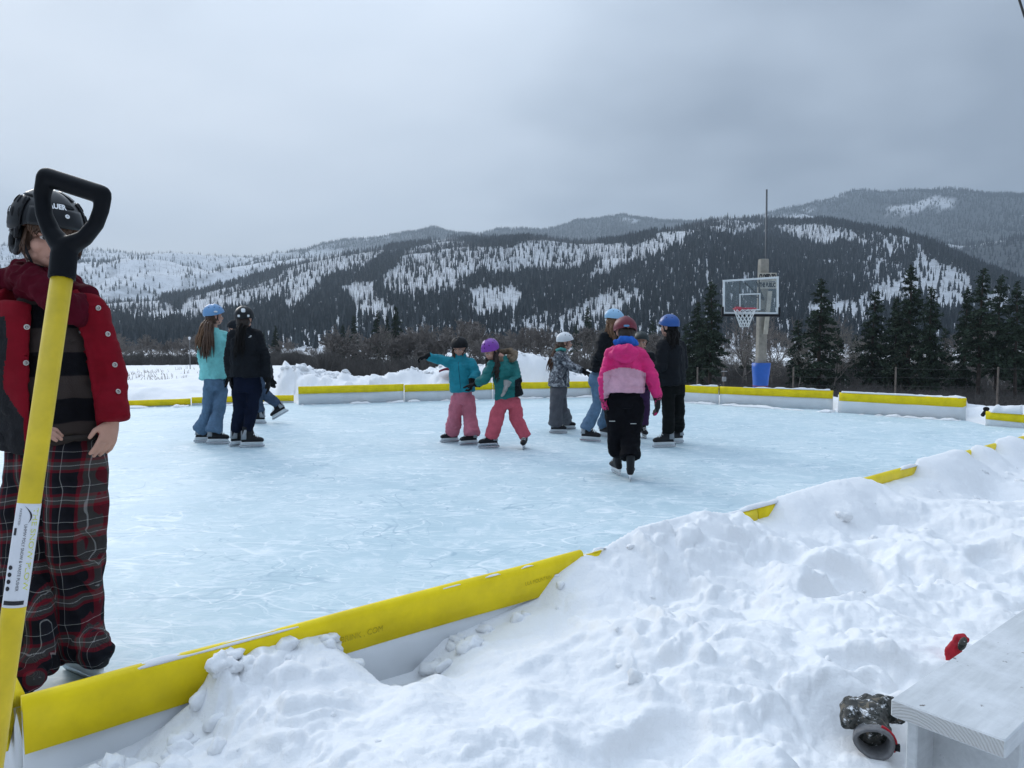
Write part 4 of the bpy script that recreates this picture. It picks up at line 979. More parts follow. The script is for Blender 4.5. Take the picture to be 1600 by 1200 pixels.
# ================================================================== TREES
NEEDLE = mat('pine_needles', (0.033, 0.050, 0.032), 0.85, 0.65, 0.9, spec=0.15)
BARK = mat('pine_bark', (0.055, 0.042, 0.034), 0.95, 0.35, 2.0, bump=.6, bs=6, bd=.05)
BAREB = mat('bare_bark', (0.205, 0.182, 0.165), 0.95, 0.3, 1.5)
PALEB = mat('pale_bark', (0.24, 0.22, 0.19), 0.95, 0.3, 1.5)
BRUSHM = mat('brush_twigs', (0.092, 0.084, 0.078), 0.95, 0.35, 0.3)
def conifer(seed, h=17.0, r=2.6, bare=0.2, full=1.0):
    """tapered trunk, drooping whorls, needle sprays"""
    rng_ = np.random.RandomState(seed); tr = MB()
    lean = rng_.uniform(-.3, .3, 2)
    def ax(z): return np.array((lean[0] * (z / h) ** 2 + .08 * math.sin(z * .5 + seed), lean[1] * (z / h) ** 2, z))
    tr.tube([ax(z) for z in np.linspace(-.6, h, 9)], [.27 * (1 - z / h) ** .8 + .025 for z in np.linspace(0, h, 9)], 7)
    C = []; D_ = []; Wd = []; z = h * bare; side = rng_.uniform(.75, 1.15, 8)
    while z < h * .985:
        k = (z - h * bare) / (h * (1 - bare)); env = r * (1 - k) ** .80 * (0.60 + 0.40 * min(1, k * 4)) + .25
        for b in range(rng_.randint(2, 5)):
            a = rng_.rand() * 6.283; L = env * rng_.uniform(.35, 1.12) * side[int(a / 6.284 * 8)]; up = .55 * (k - .45) + rng_.uniform(-.35, .25); d = np.array((math.cos(a), math.sin(a), up))
            p0 = ax(z + rng_.uniform(-.2, .2)); tr.tube([p0, p0 + d * L * .85], [.04 * (1 - k) + .014, .01], 3)
            m = max(8, int(L * 26 * full)); s_ = rng_.rand(m) ** .7 * .9 + .1
            fan = nrm(np.cross(d, (0, 0, 1)))
            C.append(p0 + np.outer(s_ * L, d) + np.outer(rng_.normal(0, .22, m) * (.35 + .65 * s_) * L * .55, fan) + rng_.normal(0, .10, (m, 3)) - np.outer(s_ ** 2 * .22 * L, (0, 0, 1)))
            D_.append(np.tile(d, (m, 1))); Wd.append(rng_.uniform(.12, .27, m) * (.7 + .35 * (1 - k)))
        z += rng_.uniform(.14, .34) * (h / 17)
    C, D_, Wd = np.vstack(C), np.vstack(D_), np.concatenate(Wd)[:, None]; n = len(C)
    o1 = rng_.normal(0, 1, (n, 3)) * np.array((1, 1, .8)) + D_ * .8 - np.array((0, 0, .35)); o1 = o1 / np.linalg.norm(o1, axis=1, keepdims=True) * Wd * 1.6
    o2 = np.cross(o1, rng_.normal(0, 1, (n, 3))); o2 = o2 / np.linalg.norm(o2, axis=1, keepdims=True) * Wd * .55
    V = np.stack([C - o1 * .4 - o2 * .5, C + o1 * .2 - o2, C + o1, C + o1 * .15 + o2], 1).reshape(-1, 3)
    return tr.mesh('trunk'), quick_mesh('crown', V, np.arange(n * 4).reshape(-1, 4))
def bare_tree(seed, h=11.0, spread=.6, lv=5, n0=3, rmin=.016):
    rng_ = np.random.RandomState(seed); tr = MB(); tw = MB()
    def grow(p, d, L, rad, lev):
        q = p; pts_ = [p]; k = 3 if lev < 3 else 2
        for i in range(k):
            d = nrm(d + rng_.normal(0, .10 + .05 * lev, 3) + np.array((0, 0, .04))); q = q + d * L / k; pts_.append(q)
        (tr if lev < 2 else tw).tube(pts_, list(np.linspace(rad, rad * .62, k + 1)), 6 if lev < 2 else 3)
        if lev >= lv: return
        for c in range(rng_.randint(2, 4) if lev else n0):
            a = rng_.rand() * 6.283; side = nrm(np.cross(d, (math.cos(a), math.sin(a), .3))); t_ = rng_.uniform(.45, 1)
            nd = nrm(d * rng_.uniform(.6, 1.1) + side * spread * rng_.uniform(.6, 1.3) + np.array((0, 0, .12)))
            grow(pts_[0] + (q - pts_[0]) * t_ if lev else pts_[-1 - (c % 2)], nd, L * rng_.uniform(.58, .82), max(rad * .58, rmin), lev + 1)
        grow(q, d, L * .7, max(rad * .6, rmin), lev + 1)
    grow(np.array((0, 0, -.4)), np.array((rng_.normal(0, .08), rng_.normal(0, .08), 1)), h * .34, h * (.013 if rmin < .05 else .018), 0)
    return tr.mesh('trunk'), tw.mesh('crown', False)
CONS = [conifer(1, 17, 4.2, .12), conifer(2, 18, 3.6, .24), conifer(3, 15, 4.0, .08), conifer(4, 20, 3.7, .36), conifer(5, 16, 3.2, .18)]
BARES = [bare_tree(31, 11, .55), bare_tree(32, 10, .8, 5, 4), bare_tree(33, 12, .45), bare_tree(34, 8, .75, 5, 4)]
FARB = [bare_tree(41, 11, .55, 5, 4, .075), bare_tree(42, 10, .8, 5, 4, .075), bare_tree(43, 12, .45, 5, 4, .075), bare_tree(44, 9, .75, 5, 4, .075)]
for tset, mats_ in ((CONS, (BARK, NEEDLE)), (BARES, (BAREB, BAREB)), (FARB, (BAREB, BAREB))):
    for a, b in tset:
        smooth_all(a); a.materials.append(mats_[0]); b.materials.append(mats_[1])
PALES = []
for a, b in BARES[:2]:
    a2, b2 = a.copy(), b.copy()
    for q in (a2, b2): q.materials.clear(); q.materials.append(PALEB)
    PALES.append((a2, b2))
def place_tree(name, pair, proto_h, u, v_top, depth, label, cat, group, rot=0.0, wide=1.0):
    top = P(u, v_top, depth); z = gh1(top[0], top[1]) if depth < 500 else -4; s = (top[2] - z) / proto_h
    root = thing(name, (top[0], top[1], z), label, cat, group)
    for nm, me in (('trunk', pair[0]), ('crown', pair[1])):
        o = link(nm, me, None, root); o.scale = (s * wide, s * wide, s); o.rotation_euler = (0, 0, rot)
    return root
CH = [17, 18, 15, 20, 16]
G1 = 'dark conifers on the right beyond the rink'
for i, (u, vt, D_, k, wd_, lab) in enumerate([
    (1112, 438, 88, 1, 1.0, 'tall dark pine left of the backboard, top level with its rim'), (1092, 470, 96, 2, 1.0, 'bushy dark pine just left of the tall pine by the backboard'), (1070, 505, 104, 4, 1.0, 'short dark pine above the blue helmet in black jacket'),
    (1283, 434, 84, 0, 1.05, 'broad dark fir standing alone right of the backboard'), (1250, 498, 92, 4, 1.0, 'smaller dark fir between the backboard post and the broad fir'), (1310, 512, 99, 2, .9, 'low dark fir tucked right of the broad fir'),
    (1365, 452, 92, 4, .95, 'slender dark pine left of the tallest pine pair'), (1424, 412, 86, 0, 1.0, 'tallest dark pine below the triangular snow slope'), (1402, 462, 95, 2, .85, 'dark pine leaning into the left of the tallest pine'), (1456, 446, 82, 2, .8, 'bushy dark pine right of the tallest pine'),
    (1535, 420, 78, 3, 1.05, 'tall dark pine with a long bare trunk near the right edge'), (1512, 446, 90, 0, .8, 'dark pine left of the long bare trunk'), (1562, 428, 84, 1, .9, 'dark pine right of the long bare trunk'), (1592, 440, 76, 3, 1.0, 'dark pine cut by the right edge of the picture'), (1618, 424, 88, 0, 1.0, 'outermost dark pine at the right edge'), (1480, 512, 108, 4, 1.0, 'small dark pine in the gap before the right edge pines'),
    (1338, 522, 112, 2, 1.0, 'small dark pine in the gap left of the slender pine'), (1046, 516, 118, 0, .9, 'low dark pine partly behind the blue helmet'), (1170, 520, 120, 4, .9, 'low dark pine directly behind the basketball net')]):
    place_tree('pine_tree', CONS[k], CH[k], u, vt, D_, lab, 'tree', G1, i * 1.7, wd_ * 1.05)
G2 = 'conifers along the far field edge'
for i, (u, vt, D_, k, lab) in enumerate([
    (553, 492, 150, 1, 'dark conifer left in the far group behind the heap'), (590, 484, 155, 0, 'dark conifer in the middle of the far group behind the heap'), (618, 478, 148, 2, 'tallest dark conifer right in the far group behind the heap'), (536, 506, 158, 4, 'smallest dark conifer at the left of the far group'), (605, 494, 145, 3, 'thin dark conifer just left of the tallest far one'),
    (430, 508, 150, 2, 'dark conifer right beside the black jacketed skater'), (918, 478, 190, 1, 'dark conifer just left of the light blue helmet'), (900, 505, 205, 2, 'shorter dark conifer above the white helmet'), (948, 500, 210, 0, 'dark conifer behind the light blue helmet'), (412, 518, 160, 4, 'small dark conifer behind the black jacketed skater'), (1020, 500, 160, 4, 'dark conifer right of the maroon helmet'), (985, 506, 170, 2, 'dark conifer behind the maroon helmet')]):
    place_tree('pine_tree', CONS[k], CH[k], u, vt, D_, lab, 'tree', G2, i * 2.1, .8)
BH = []
for a, b in BARES: BH.append(max(vco(b)[:, 2]))
FH = [max(vco(b)[:, 2]) for a, b in FARB]
rng_ = np.random.RandomState(77)
ORD = 'first second third fourth fifth sixth seventh eighth ninth tenth eleventh twelfth thirteenth fourteenth fifteenth sixteenth seventeenth eighteenth nineteenth twentieth twenty-first twenty-second twenty-third twenty-fourth twenty-fifth twenty-sixth'.split()
def bare_row(n, u0, u1, v0, v1, d0, d1, label, group, pale=0.0):
    for i in range(n):
        u = u0 + (u1 - u0) * (i + rng_.uniform(.1, .9)) / n; k = rng_.randint(0, 4); pr, hh = (BARES[k], BH[k]) if d0 < 120 else (FARB[k], FH[k])
        if rng_.rand() < pale: k = k % 2; pr = PALES[k]; hh = BH[k]
        place_tree('bare_tree', pr, hh, u, rng_.uniform(v0, v1), rng_.uniform(d0, d1), ('pale ' if pr in PALES else '') + 'leafless tree, %s from the left %s' % (ORD[i], label), 'tree', group, rng_.rand() * 6.28)
bare_row(14, 165, 320, 518, 540, 140, 185, 'in the clump left of the mint jacket', 'leafless trees at the field edge, left')
bare_row(4, 425, 500, 526, 546, 140, 185, 'between the black jacket and the far conifers', 'leafless trees at the field edge, beside the conifers')
bare_row(26, 500, 735, 496, 538, 128, 175, 'in the row behind the snow heap', 'leafless trees in the row behind the heap', .08)
bare_row(24, 735, 1050, 505, 540, 125, 180, 'in the row behind the group of skaters', 'leafless trees behind the group of skaters', .1)
bare_row(26, 1130, 1600, 484, 552, 88, 124, 'among the dark pines on the right', 'leafless trees among the right hand pines', .35)
# ---- brush: twiggy undergrowth that reads as one mass
def bush(seed, h=2.2, w=1.6, n=46):
    rr_ = np.random.RandomState(seed); mb = MB()
    for i in range(n):
        a = rr_.rand() * 6.283; q = rr_.rand() ** .6 * w * .5; p = np.array((q * math.cos(a), q * math.sin(a), -.15)); d = nrm(np.array((math.cos(a) * .5 * rr_.rand(), math.sin(a) * .5 * rr_.rand(), 1))); L = h * rr_.uniform(.5, 1)
        m1 = p + d * L * .55 + rr_.normal(0, .06, 3); e1 = p + d * L + rr_.normal(0, .16, 3); mb.tube([p, m1, e1], [.035, .026, .014], 3)
        for c in range(3):
            s0 = m1 + (e1 - m1) * rr_.rand(); mb.tube([s0, s0 + nrm(d + rr_.normal(0, .55, 3)) * L * .3], [.018, .012], 3)
    me = mb.mesh('bush', False); me.materials.append(BRUSHM); return me
bushes = [bush(1), bush(2, 2.8, 2.0), bush(3, 1.6, 2.2)]
bp = []; bs_ = []
def brush_band(n, u0, u1, d0, d1, s0, s1):
    u = rng_.uniform(u0, u1, n); d = rng_.uniform(d0, d1, n); x = d * (u - 800) / F_PX; z = gh(x, d)
    bp.append(np.stack([x, d, z], 1)); bs_.append(rng_.uniform(s0, s1, n))
brush_band(420, 40, 330, 118, 150, .45, .85); brush_band(500, -500, 60, 118, 150, .45, .85); brush_band(260, 420, 560, 112, 150, .5, .9); brush_band(1100, 500, 1010, 92, 150, .6, 1.15)
brush_band(1300, 1000, 1720, 60, 100, .35, .75); brush_band(900, 1000, 1750, 100, 190, .6, 1.3); brush_band(300, 330, 480, 120, 150, .45, .8)
BP = np.vstack(bp); BS = np.concatenate(bs_)
instancer('leafless_brush', BP, rng_.randint(0, 3, len(BP)), BS, rng_.rand(len(BP)) * 6.28, bushes, 'leafless brown brush growing below the trees')
# dead stubble poking out of the left field
sb2 = MB(); 
for k in range(420):
    u = rng_.uniform(120, 330); v = rng_.choice([568, 574, 579, 585]) + rng_.normal(0, 2.0); q = G(u, v, 0.0); z = gh1(q[0], q[1])
    if fbm(np.array([[u * .03, v * .4, 0]]), 2, 9)[0] < .12: continue
    for j in range(2):
        p = np.array((q[0] + rng_.normal(0, .2), q[1] + rng_.normal(0, .2), z - .04)); sb2.tube([p, p + np.array((rng_.normal(0, .06), rng_.normal(0, .06), rng_.uniform(.08, .26)))], [.012, .006], 3)
tag(sb2.build('dry_stubble', mat('dry_grass', (.16, .13, .09), .9, .3, 2), None, (0, 0, 0), smooth=False), 'dry grass stubble poking through the snowy field on the left', 'grass', kind='stuff')

# ================================================================== PEOPLE
SKIN = mat('skin', (.50, .275, .205), .55, .08, 20, spec=.35)
def fabric(name, col, rough=.85, var=.2, spec=.2, bs=22, bump=.7): return mat(name, col, rough, max(var, .16), 11, bump=bump, bs=bs, bd=.016, spec=spec)
HELM_DARK = mat('dark_vent', (.008, .008, .01), .7)
BOOT = mat('black_boot', (.009, .009, .011), .55, .2, 20, spec=.25); BOOTG = mat('grey_boot_panel', (.30, .31, .33), .5, .15, 20)
HOLD = mat('white_holder', (.70, .72, .74), .4, .05, 20); STEEL = mat('steel_blade', (.55, .57, .6), .25, .05, 20, metal=.9); LACE = mat('white_lace', (.65, .65, .63), .8)
EYE = mat('dark_eye', (.02, .016, .014), .25, spec=.5); LIP = mat('lip', (.40, .16, .15), .5); EYEW = mat('eye_white', (.62, .58, .55), .4)

def hand_shapes(mb, wrist, d, palm_n, s=1.0, curl=.5, thumb_side=1, fat=1.0):
    """palm, four unequal fingers, a thumb leaving the side of the palm"""
    d = nrm(d); n = nrm(np.asarray(palm_n, float) - d * np.dot(palm_n, d)); sd_ = np.cross(d, n) * thumb_side
    w = np.asarray(wrist, float); pc = w + d * .045 * s
    mb.loft([(w - d * .012 * s, sd_ * .025 * s * fat, n * .019 * s * fat), (w + d * .03 * s, sd_ * .036 * s * fat, n * .017 * s * fat), (w + d * .075 * s, sd_ * .041 * s * fat, n * .015 * s * fat), (w + d * .09 * s, sd_ * .038 * s * fat, n * .012 * s * fat)], 12)
    for k, (o, L) in enumerate(((.031, .068), (.011, .078), (-.010, .072), (-.030, .056))):
        p0 = w + (d * .082 + sd_ * o) * s; c1_ = curl * (.7 + .1 * k)
        d1 = nrm(d * math.cos(c1_) + n * math.sin(c1_) + sd_ * o * 2.5); p1 = p0 + d1 * L * .52 * s
        d2 = nrm(d * math.cos(c1_ * 2.1) + n * math.sin(c1_ * 2.1) + sd_ * o * 1.2); p2 = p1 + d2 * L * .48 * s
        r = .0092 * s * fat * (.85 if k == 3 else 1)
        mb.capsule(p0, p1, r * 1.05, r, 8); mb.capsule(p1, p2, r, r * .85, 8)
    p0 = w + (d * .022 + sd_ * .026) * s; p1 = p0 + nrm(d * .75 + sd_ * .75 + n * .25) * .042 * s; p2 = p1 + nrm(d + sd_ * .15 + n * (.2 + curl * .5)) * .032 * s
    mb.capsule(p0, p1, .0135 * s * fat, .0108 * s * fat, 8); mb.capsule(p1, p2, .0106 * s * fat, .009 * s * fat, 8)

def head_shapes(mb, c, A, s=1.0):
    """A: columns right, forward, up; c the middle of the head"""
    def L(x, y, z): return c + A @ (np.array((x, y, z)) * s)
    def R3(k): return A
    mb.ell(L(0, -.012, .030), np.array((.076, .094, .084)) * s, A, 18); mb.ell(L(0, .012, -.030), np.array((.064, .074, .078)) * s, A, 16)
    mb.ell(L(0, .048, -.078), np.array((.034, .034, .028)) * s, A, 12); mb.ell(L(0, .062, .018), np.array((.058, .024, .020)) * s, A, 12)
    for k in (-1, 1):
        mb.ell(L(.040 * k, .052, -.028), np.array((.028, .028, .028)) * s, A, 10); mb.ell(L(.079 * k, -.006, -.010), np.array((.010, .022, .033)) * s, A, 10)
        mb.ell(L(.046 * k, .012, -.066), np.array((.024, .04, .022)) * s, A, 10)
    mb.tube([L(0, .078, .012), L(0, .094, -.018), L(0, .104, -.033)], [.009 * s, .011 * s, .014 * s], 8); mb.ell(L(0, .092, -.036), np.array((.019, .014, .010)) * s, A, 10)
    mb.ell(L(0, .080, -.063), np.array((.024, .012, .011)) * s, A, 10)
    return L
def face_parts(root, L, A, s, brow):
    for k in (-1, 1):
        e_ = MB(); e_.ell(L(.031 * k, .0755, .0), np.array((.0135, .008, .0075)) * s, A, 10); eo = e_.build('eye', EYEW, root)
        q = MB(); q.ell(L(.031 * k, .0820, -.0005), np.array((.0065, .003, .0065)) * s, A, 8); q.build('iris', EYE, eo)
        b = MB(); b.tube([L(.014 * k, .086, .018), L(.032 * k, .084, .023), L(.050 * k, .074, .017)], [.004 * s, .0045 * s, .003 * s], 6); b.build('eyebrow', brow, root)
    m_ = MB(); m_.ell(L(0, .0905, -.063), np.array((.019, .004, .0055)) * s, A, 10); m_.build('mouth', LIP, root)

def helmet(root, c, A, col_mat, s=1.0, vents=6, logo=None, strap=True, r=(.112, .130, .118), ear=False, edge=None):
    def shell(ph, th, k=1.0):
        d = np.array((math.sin(th) * math.cos(ph), math.sin(th) * math.sin(ph), math.cos(th)))
        sq = .96 + .05 * math.cos(2 * ph) ** 2
        return c + A @ (d * np.array(r) * s * k * sq + np.array((0, -.008, .018)) * s)
    def tmax(ph):   # front is phi = 90 degrees
        f = math.sin(ph); return R(78 + 30 * (1 - f) / 2 * 1.0 + 8 * math.cos(ph) ** 2)
    ph = np.linspace(0, 2 * math.pi, 40, endpoint=False); g = []
    for k in np.linspace(.02, 1, 14): g.append([shell(p, tmax(p) * k) for p in ph])
    g.append([shell(p, tmax(p) * 1.015, 1.02) for p in ph]); g.append([shell(p, tmax(p) * 1.02, .93) for p in ph])
    for k in np.linspace(.97, .02, 8): g.append([shell(p, tmax(p) * k, .92) for p in ph])
    h = MB(); h.grid(np.array(g)); ho_ = h.build('helmet', col_mat, root)
    if vents:
        for i in range(vents):
            for sgn in (-1, 1):
                p = R(90) + sgn * R(18 + 0 * i) if i < 2 else R(90) + sgn * R(60 + 38 * (i - 2)); th = R(38 + 24 * (i % 2)) if i < 2 else R(58)
                if i > 4: continue
                a = shell(p, th); b = shell(p + R(2), th - R(12)); v_ = MB(); n_ = nrm(a - c); t_ = nrm(b - a); v_.ell((a + b) / 2 - n_ * .003 * s, np.array((.006, np.linalg.norm(b - a) * .55, .006)) * 1.0, np.stack([np.cross(t_, n_), t_, n_], 1), 8); v_.build('vent', HELM_DARK, ho_)
    if strap:
        st_ = MB()
        for k in (-1, 1):
            pts_ = [shell(R(90 - 78 * k), tmax(R(90 - 78 * k)) * .98, .97), c + A @ (np.array((.074 * k, .020, -.05)) * s), c + A @ (np.array((.045 * k, .045, -.098)) * s), c + A @ (np.array((0, .05, -.108)) * s)]
            st_.tube(pts_, .0065 * s, 6, flat=.5)
        st_.build('chin_strap', HELM_DARK, ho_)
    if edge: 
        e_ = MB(); e_.tube([shell(p, tmax(p) * 1.0, 1.02) for p in np.append(ph, ph[:1])], .005 * s, 6); e_.build('rim', edge, ho_)
    return ho_, shell

def skate(root, base, yaw, s=1.0, up=(0, 0, 1), panel=BOOTG, pitch=0.0, figure=False, shaft=.25, laces=True):
    """boot, holder and blade; base is the middle of the blade's edge"""
    f = yawdir(yaw); f = nrm(f * math.cos(R(pitch)) + np.array((0, 0, math.sin(R(pitch))))); upv = nrm(np.asarray(up, float) - f * np.dot(up, f)); r_ = np.cross(f, upv); A = np.stack([r_, f, upv], 1)
    def L(x, y, z): return base + A @ (np.array((x, y, z)) * s)
    mb = MB()
    mb.loft([(L(0, -.105, .075), A @ (np.array((.028, 0, 0)) * s), A @ (np.array((0, 0, .012)) * s)), (L(0, -.085, .10), A @ (np.array((.036, 0, 0)) * s), A @ (np.array((0, 0, .038)) * s)), (L(0, -.02, .105), A @ (np.array((.037, 0, 0)) * s), A @ (np.array((0, 0, .045)) * s)),
             (L(0, .07, .096), A @ (np.array((.045, 0, 0)) * s), A @ (np.array((0, 0, .034)) * s)), (L(0, .125, .09), A @ (np.array((.040, 0, 0)) * s), A @ (np.array((0, 0, .028)) * s)), (L(0, .15, .084), A @ (np.array((.022, 0, 0)) * s), A @ (np.array((0, 0, .016)) * s))], 16)
    mb.loft([(L(0, -.045, .085), A @ (np.array((.036, 0, 0)) * s), A @ (np.array((0, .055, 0)) * s)), (L(0, -.045, .15), A @ (np.array((.039, 0, 0)) * s), A @ (np.array((0, .052, 0)) * s)), (L(0, -.040, .20), A @ (np.array((.042, 0, 0)) * s), A @ (np.array((0, .055, 0)) * s)), (L(0, -.036, shaft), A @ (np.array((.046, 0, 0)) * s), A @ (np.array((0, .060, 0)) * s))], 16)
    mb.capsule(L(0, .02, .14), L(0, .0, .2), .030 * s, .034 * s)
    me = remesh(mb, 'skate', .008 * s, 3); boot = part_mesh(me, 'skate', BOOT, root)
    if panel is not None:
        pn = MB()
        for k in (-1, 1):
            pn.loft([(L(.034 * k, -.075, .10), A @ (np.array((.006, 0, 0)) * s), A @ (np.array((0, .035, 0)) * s)), (L(.040 * k, -.065, .16), A @ (np.array((.006, 0, 0)) * s), A @ (np.array((0, .022, 0)) * s)), (L(.044 * k, -.05, .215), A @ (np.array((.006, 0, 0)) * s), A @ (np.array((0, .014, 0)) * s))], 8)
        pn.loft([(L(0, -.100, .10), A @ (np.array((.024, 0, 0)) * s), A @ (np.array((0, .010, 0)) * s)), (L(0, -.101, .2), A @ (np.array((.020, 0, 0)) * s), A @ (np.array((0, .008, 0)) * s))], 8)
        pn.build('boot_panel', panel, boot)
    lc = MB()
    for k in range(5):
        y, z = .085 - .022 * k, .128 + .014 * k + (.012 if k > 2 else 0) * (k - 2); lc.tube([L(-.028, y - .005, z - .003), L(0, y + .004, z + .012), L(.028, y - .005, z - .003)], .0045 * s, 5)
    if laces: lc.build('laces', LACE, boot)
    hd = MB(); hd.loft([(L(0, .012, .068), A @ (np.array((.026, 0, 0)) * s), A @ (np.array((0, .125, 0)) * s)), (L(0, .012, .050), A @ (np.array((.014, 0, 0)) * s), A @ (np.array((0, .130, 0)) * s)), (L(0, .012, .026), A @ (np.array((.0075, 0, 0)) * s), A @ (np.array((0, .142, 0)) * s))], 18, e=.6)
    hd.build('blade_holder', HOLD if not figure else STEEL, boot)
    bl_ = MB(); bl_.loft([(L(0, .012, .034), A @ (np.array((.0022, 0, 0)) * s), A @ (np.array((0, .146, 0)) * s)), (L(0, .012, .010), A @ (np.array((.0020, 0, 0)) * s), A @ (np.array((0, .150, 0)) * s)), (L(0, .012, .001), A @ (np.array((.0018, 0, 0)) * s), A @ (np.array((0, .125, 0)) * s))], 14, e=.4); bl_.build('blade', STEEL, boot)
    return L(0, -.036, .185), L(0, -.036, shaft + .04), A

def strands(root, pts0, length, sway, col_mat, n=60, rad=.010, seed=0, spread=.06, name='hair', curve_=0.0, out=(0, 0, 0)):
    """a hank of hair: many tapering strands"""
    rng_ = np.random.RandomState(seed); mb = MB()
    for i in range(n):
        p = np.asarray(pts0[rng_.randint(len(pts0))], float) + rng_.normal(0, .012, 3); L = length * rng_.uniform(.72, 1.08); pts_ = [p]; d = np.array(sway, float) + rng_.normal(0, spread, 3) * np.array((1, 1, .3))
        w = rng_.normal(0, .012, 3)
        for k in range(1, 7):
            t_ = k / 6; pts_.append(p + np.asarray(out, float) * t_ ** .55 + d * L * t_ + np.array((0, 0, -1)) * L * t_ * .75 + w * math.sin(t_ * 5 + i) + np.array((curve_ * math.sin(t_ * 3.1), 0, 0)))
        mb.tube(pts_, [rad * .5, rad, rad, rad * .9, rad * .75, rad * .5, rad * .15], 5)
    return mb.build(name, col_mat, root)

def wrinkle(me, amp, scale, seed=0, quilt=None, axis=None):
    v = vco(me); n_ = vno(me); q = v.copy(); q[:, 2] *= .55
    h = amp * 1.25 * fbm(q * scale, 3, seed)
    f = fbm(np.stack([v[:, 0] * 6, v[:, 1] * 6, v[:, 2] * 22], 1), 2, seed + 3); h += amp * .55 * (1 - np.abs(f) * 1.6)
    if quilt:
        t_ = v @ np.asarray(axis) / quilt; h += -.008 * (1 - np.abs(np.sin(math.pi * t_))) ** 4
    setco(me, v + n_ * h[:, None])

def figure(label, D, head, yaw, pitch=0, hs=1.0, neck=None, sh=None, el=None, wr=None, hip=None, kn=None, feet=None, jacket=None, trousers=None, jw=(.17, .16, .17), jd=.72, hem=None,
           arm=(.062, .052, .044), leg=(.088, .075, .07), hel=None, gloves=None, hair=None, hand_dir=None, curl=.4, face=True, brow=None, collar=True, vox=.011, jfun=None, quilt=None, roll=0, skate_kw=None, tfun=None, ankle_r=None, belly=1.0, helr=(.112, .130, .118), vents=5, thand=1, rim=None, body_s=1.0, drop=None, cap=True, gfat=1.42):
    """a standing skater; joints are given as (pixel column, pixel row, depth offset), screen-left then screen-right"""
    def J(q): return P(q[0], q[1], D + (q[2] if len(q) > 2 else 0))
    f0 = [G(f[0], f[1], 0) if len(f) < 5 or f[4] is None else P(f[0], f[1], f[4]) for f in feet]
    base = (f0[0] + f0[1]) / 2
    root = thing('person', (base[0], base[1], 0), label, 'person', 'people skating on the ice rink')
    hc = J(head); fw = yawdir(yaw); fw = nrm(fw * math.cos(R(pitch)) + np.array((0, 0, math.sin(R(pitch))))); upv = np.array((0, 0, 1.0)) + np.array((math.sin(R(roll)), 0, 0)); A = axes(fw, upv)
    S, E, W, H, K = [[J(q) for q in x] for x in (sh, el, wr, hip, kn)]; nk = J(neck)
    An = []
    for i, f in enumerate(feet):
        kw = dict(skate_kw or {}); kw.update(f[3] if len(f) > 3 and f[3] else {})
        An.append(skate(root, f0[i], f[2], **kw))
    lat = nrm(S[1] - S[0]); spine = nrm(nk - (H[0] + H[1]) / 2); dep = nrm(np.cross(lat, spine)); lat = np.cross(spine, dep)
    hcn = (H[0] + H[1]) / 2
    # body: one continuous surface
    b = MB(); Lf = head_shapes(b, hc, A, hs); k = .74 * body_s
    b.tube([hc + A @ (np.array((0, -.02, -.05)) * hs), nk + spine * .02, nk - spine * .06], [.048 * hs, .047 * hs, .07 * hs], 12)
    b.loft([(hcn - spine * .02, lat * jw[0] * k, dep * jw[0] * jd * k), (hcn + (nk - hcn) * .35, lat * jw[1] * k, dep * jw[1] * jd * k), (hcn + (nk - hcn) * .75, lat * jw[2] * k, dep * jw[2] * jd * k), (nk - spine * .02, lat * .06, dep * .05)], 14)
    hdirs = []
    for i in (0, 1):
        b.capsule(S[i], E[i], arm[0] * .66, arm[1] * .66); b.capsule(E[i], W[i], arm[1] * .66, .026 * hs)
        d = nrm(W[i] - E[i]) if hand_dir is None or hand_dir[i] is None else nrm(hand_dir[i]); hdirs.append(d)
        hand_shapes(b, W[i] + d * .01, d, np.array((0, 0, -1)) if abs(d[2]) < .7 else -lat * (1 if i else -1), hs * .92, curl, thand if i == 0 else -thand)
        b.capsule(H[i], K[i], leg[0] * .7, leg[1] * .66); b.capsule(K[i], An[i][0], leg[1] * .66, .034)
    me = remesh(b, 'body', vox * .8, 3); part_mesh(me, 'body', SKIN, root)
    if face: face_parts(root, Lf, A, hs, brow or EYE)
    # trousers
    t = MB()
    tw = jw[0] * .86
    t.loft([(hcn + spine * .17, lat * tw * .92, dep * tw * jd * .95), (hcn + spine * .08, lat * tw * .97, dep * tw * jd), (hcn, lat * tw, dep * tw * jd * 1.02), (hcn - spine * .07, lat * tw * .9, dep * tw * jd * .95)], 16)
    ar = ankle_r or leg[2]
    for i in (0, 1):
        kn_, an_ = K[i], An[i][0]; ax2 = nrm(kn_ - an_); end = an_ - ax2 * ((.0 if not ankle_r else .045) if drop is None else drop)
        t.tube([H[i] + spine * .03, H[i] - spine * .05, (H[i] + kn_) / 2, kn_, (kn_ + end) / 2, end + ax2 * .03, end], [leg[0] * .92, leg[0], (leg[0] + leg[1]) / 2, leg[1], (leg[1] + ar) / 2, ar * 1.04, ar * .96], 14)
    me = remesh(t, 'trousers', vox, 4); wrinkle(me, .010, 9, 5)
    if tfun: tfun(me)
    part_mesh(me, 'trousers', trousers, root)
    # jacket
    j = MB(); hm = J(hem) if hem is not None else hcn - spine * .03
    up1, up2 = hm + (nk - hm) * .42, hm + (nk - hm) * .80
    j.loft([(hm, lat * jw[0] * 1.06, dep * jw[0] * jd * 1.10 * belly), (hm + spine * .04, lat * jw[0] * 1.07, dep * jw[0] * jd * 1.08 * belly), (up1, lat * jw[1] * 1.04, dep * jw[1] * jd * 1.05 * belly), (up2, lat * jw[2] * .98, dep * jw[2] * jd * 1.02), (nk - spine * .035, lat * jw[2] * .62, dep * jw[2] * jd * .75), (nk + spine * .012, lat * .068 * hs, dep * .066 * hs)], 20)
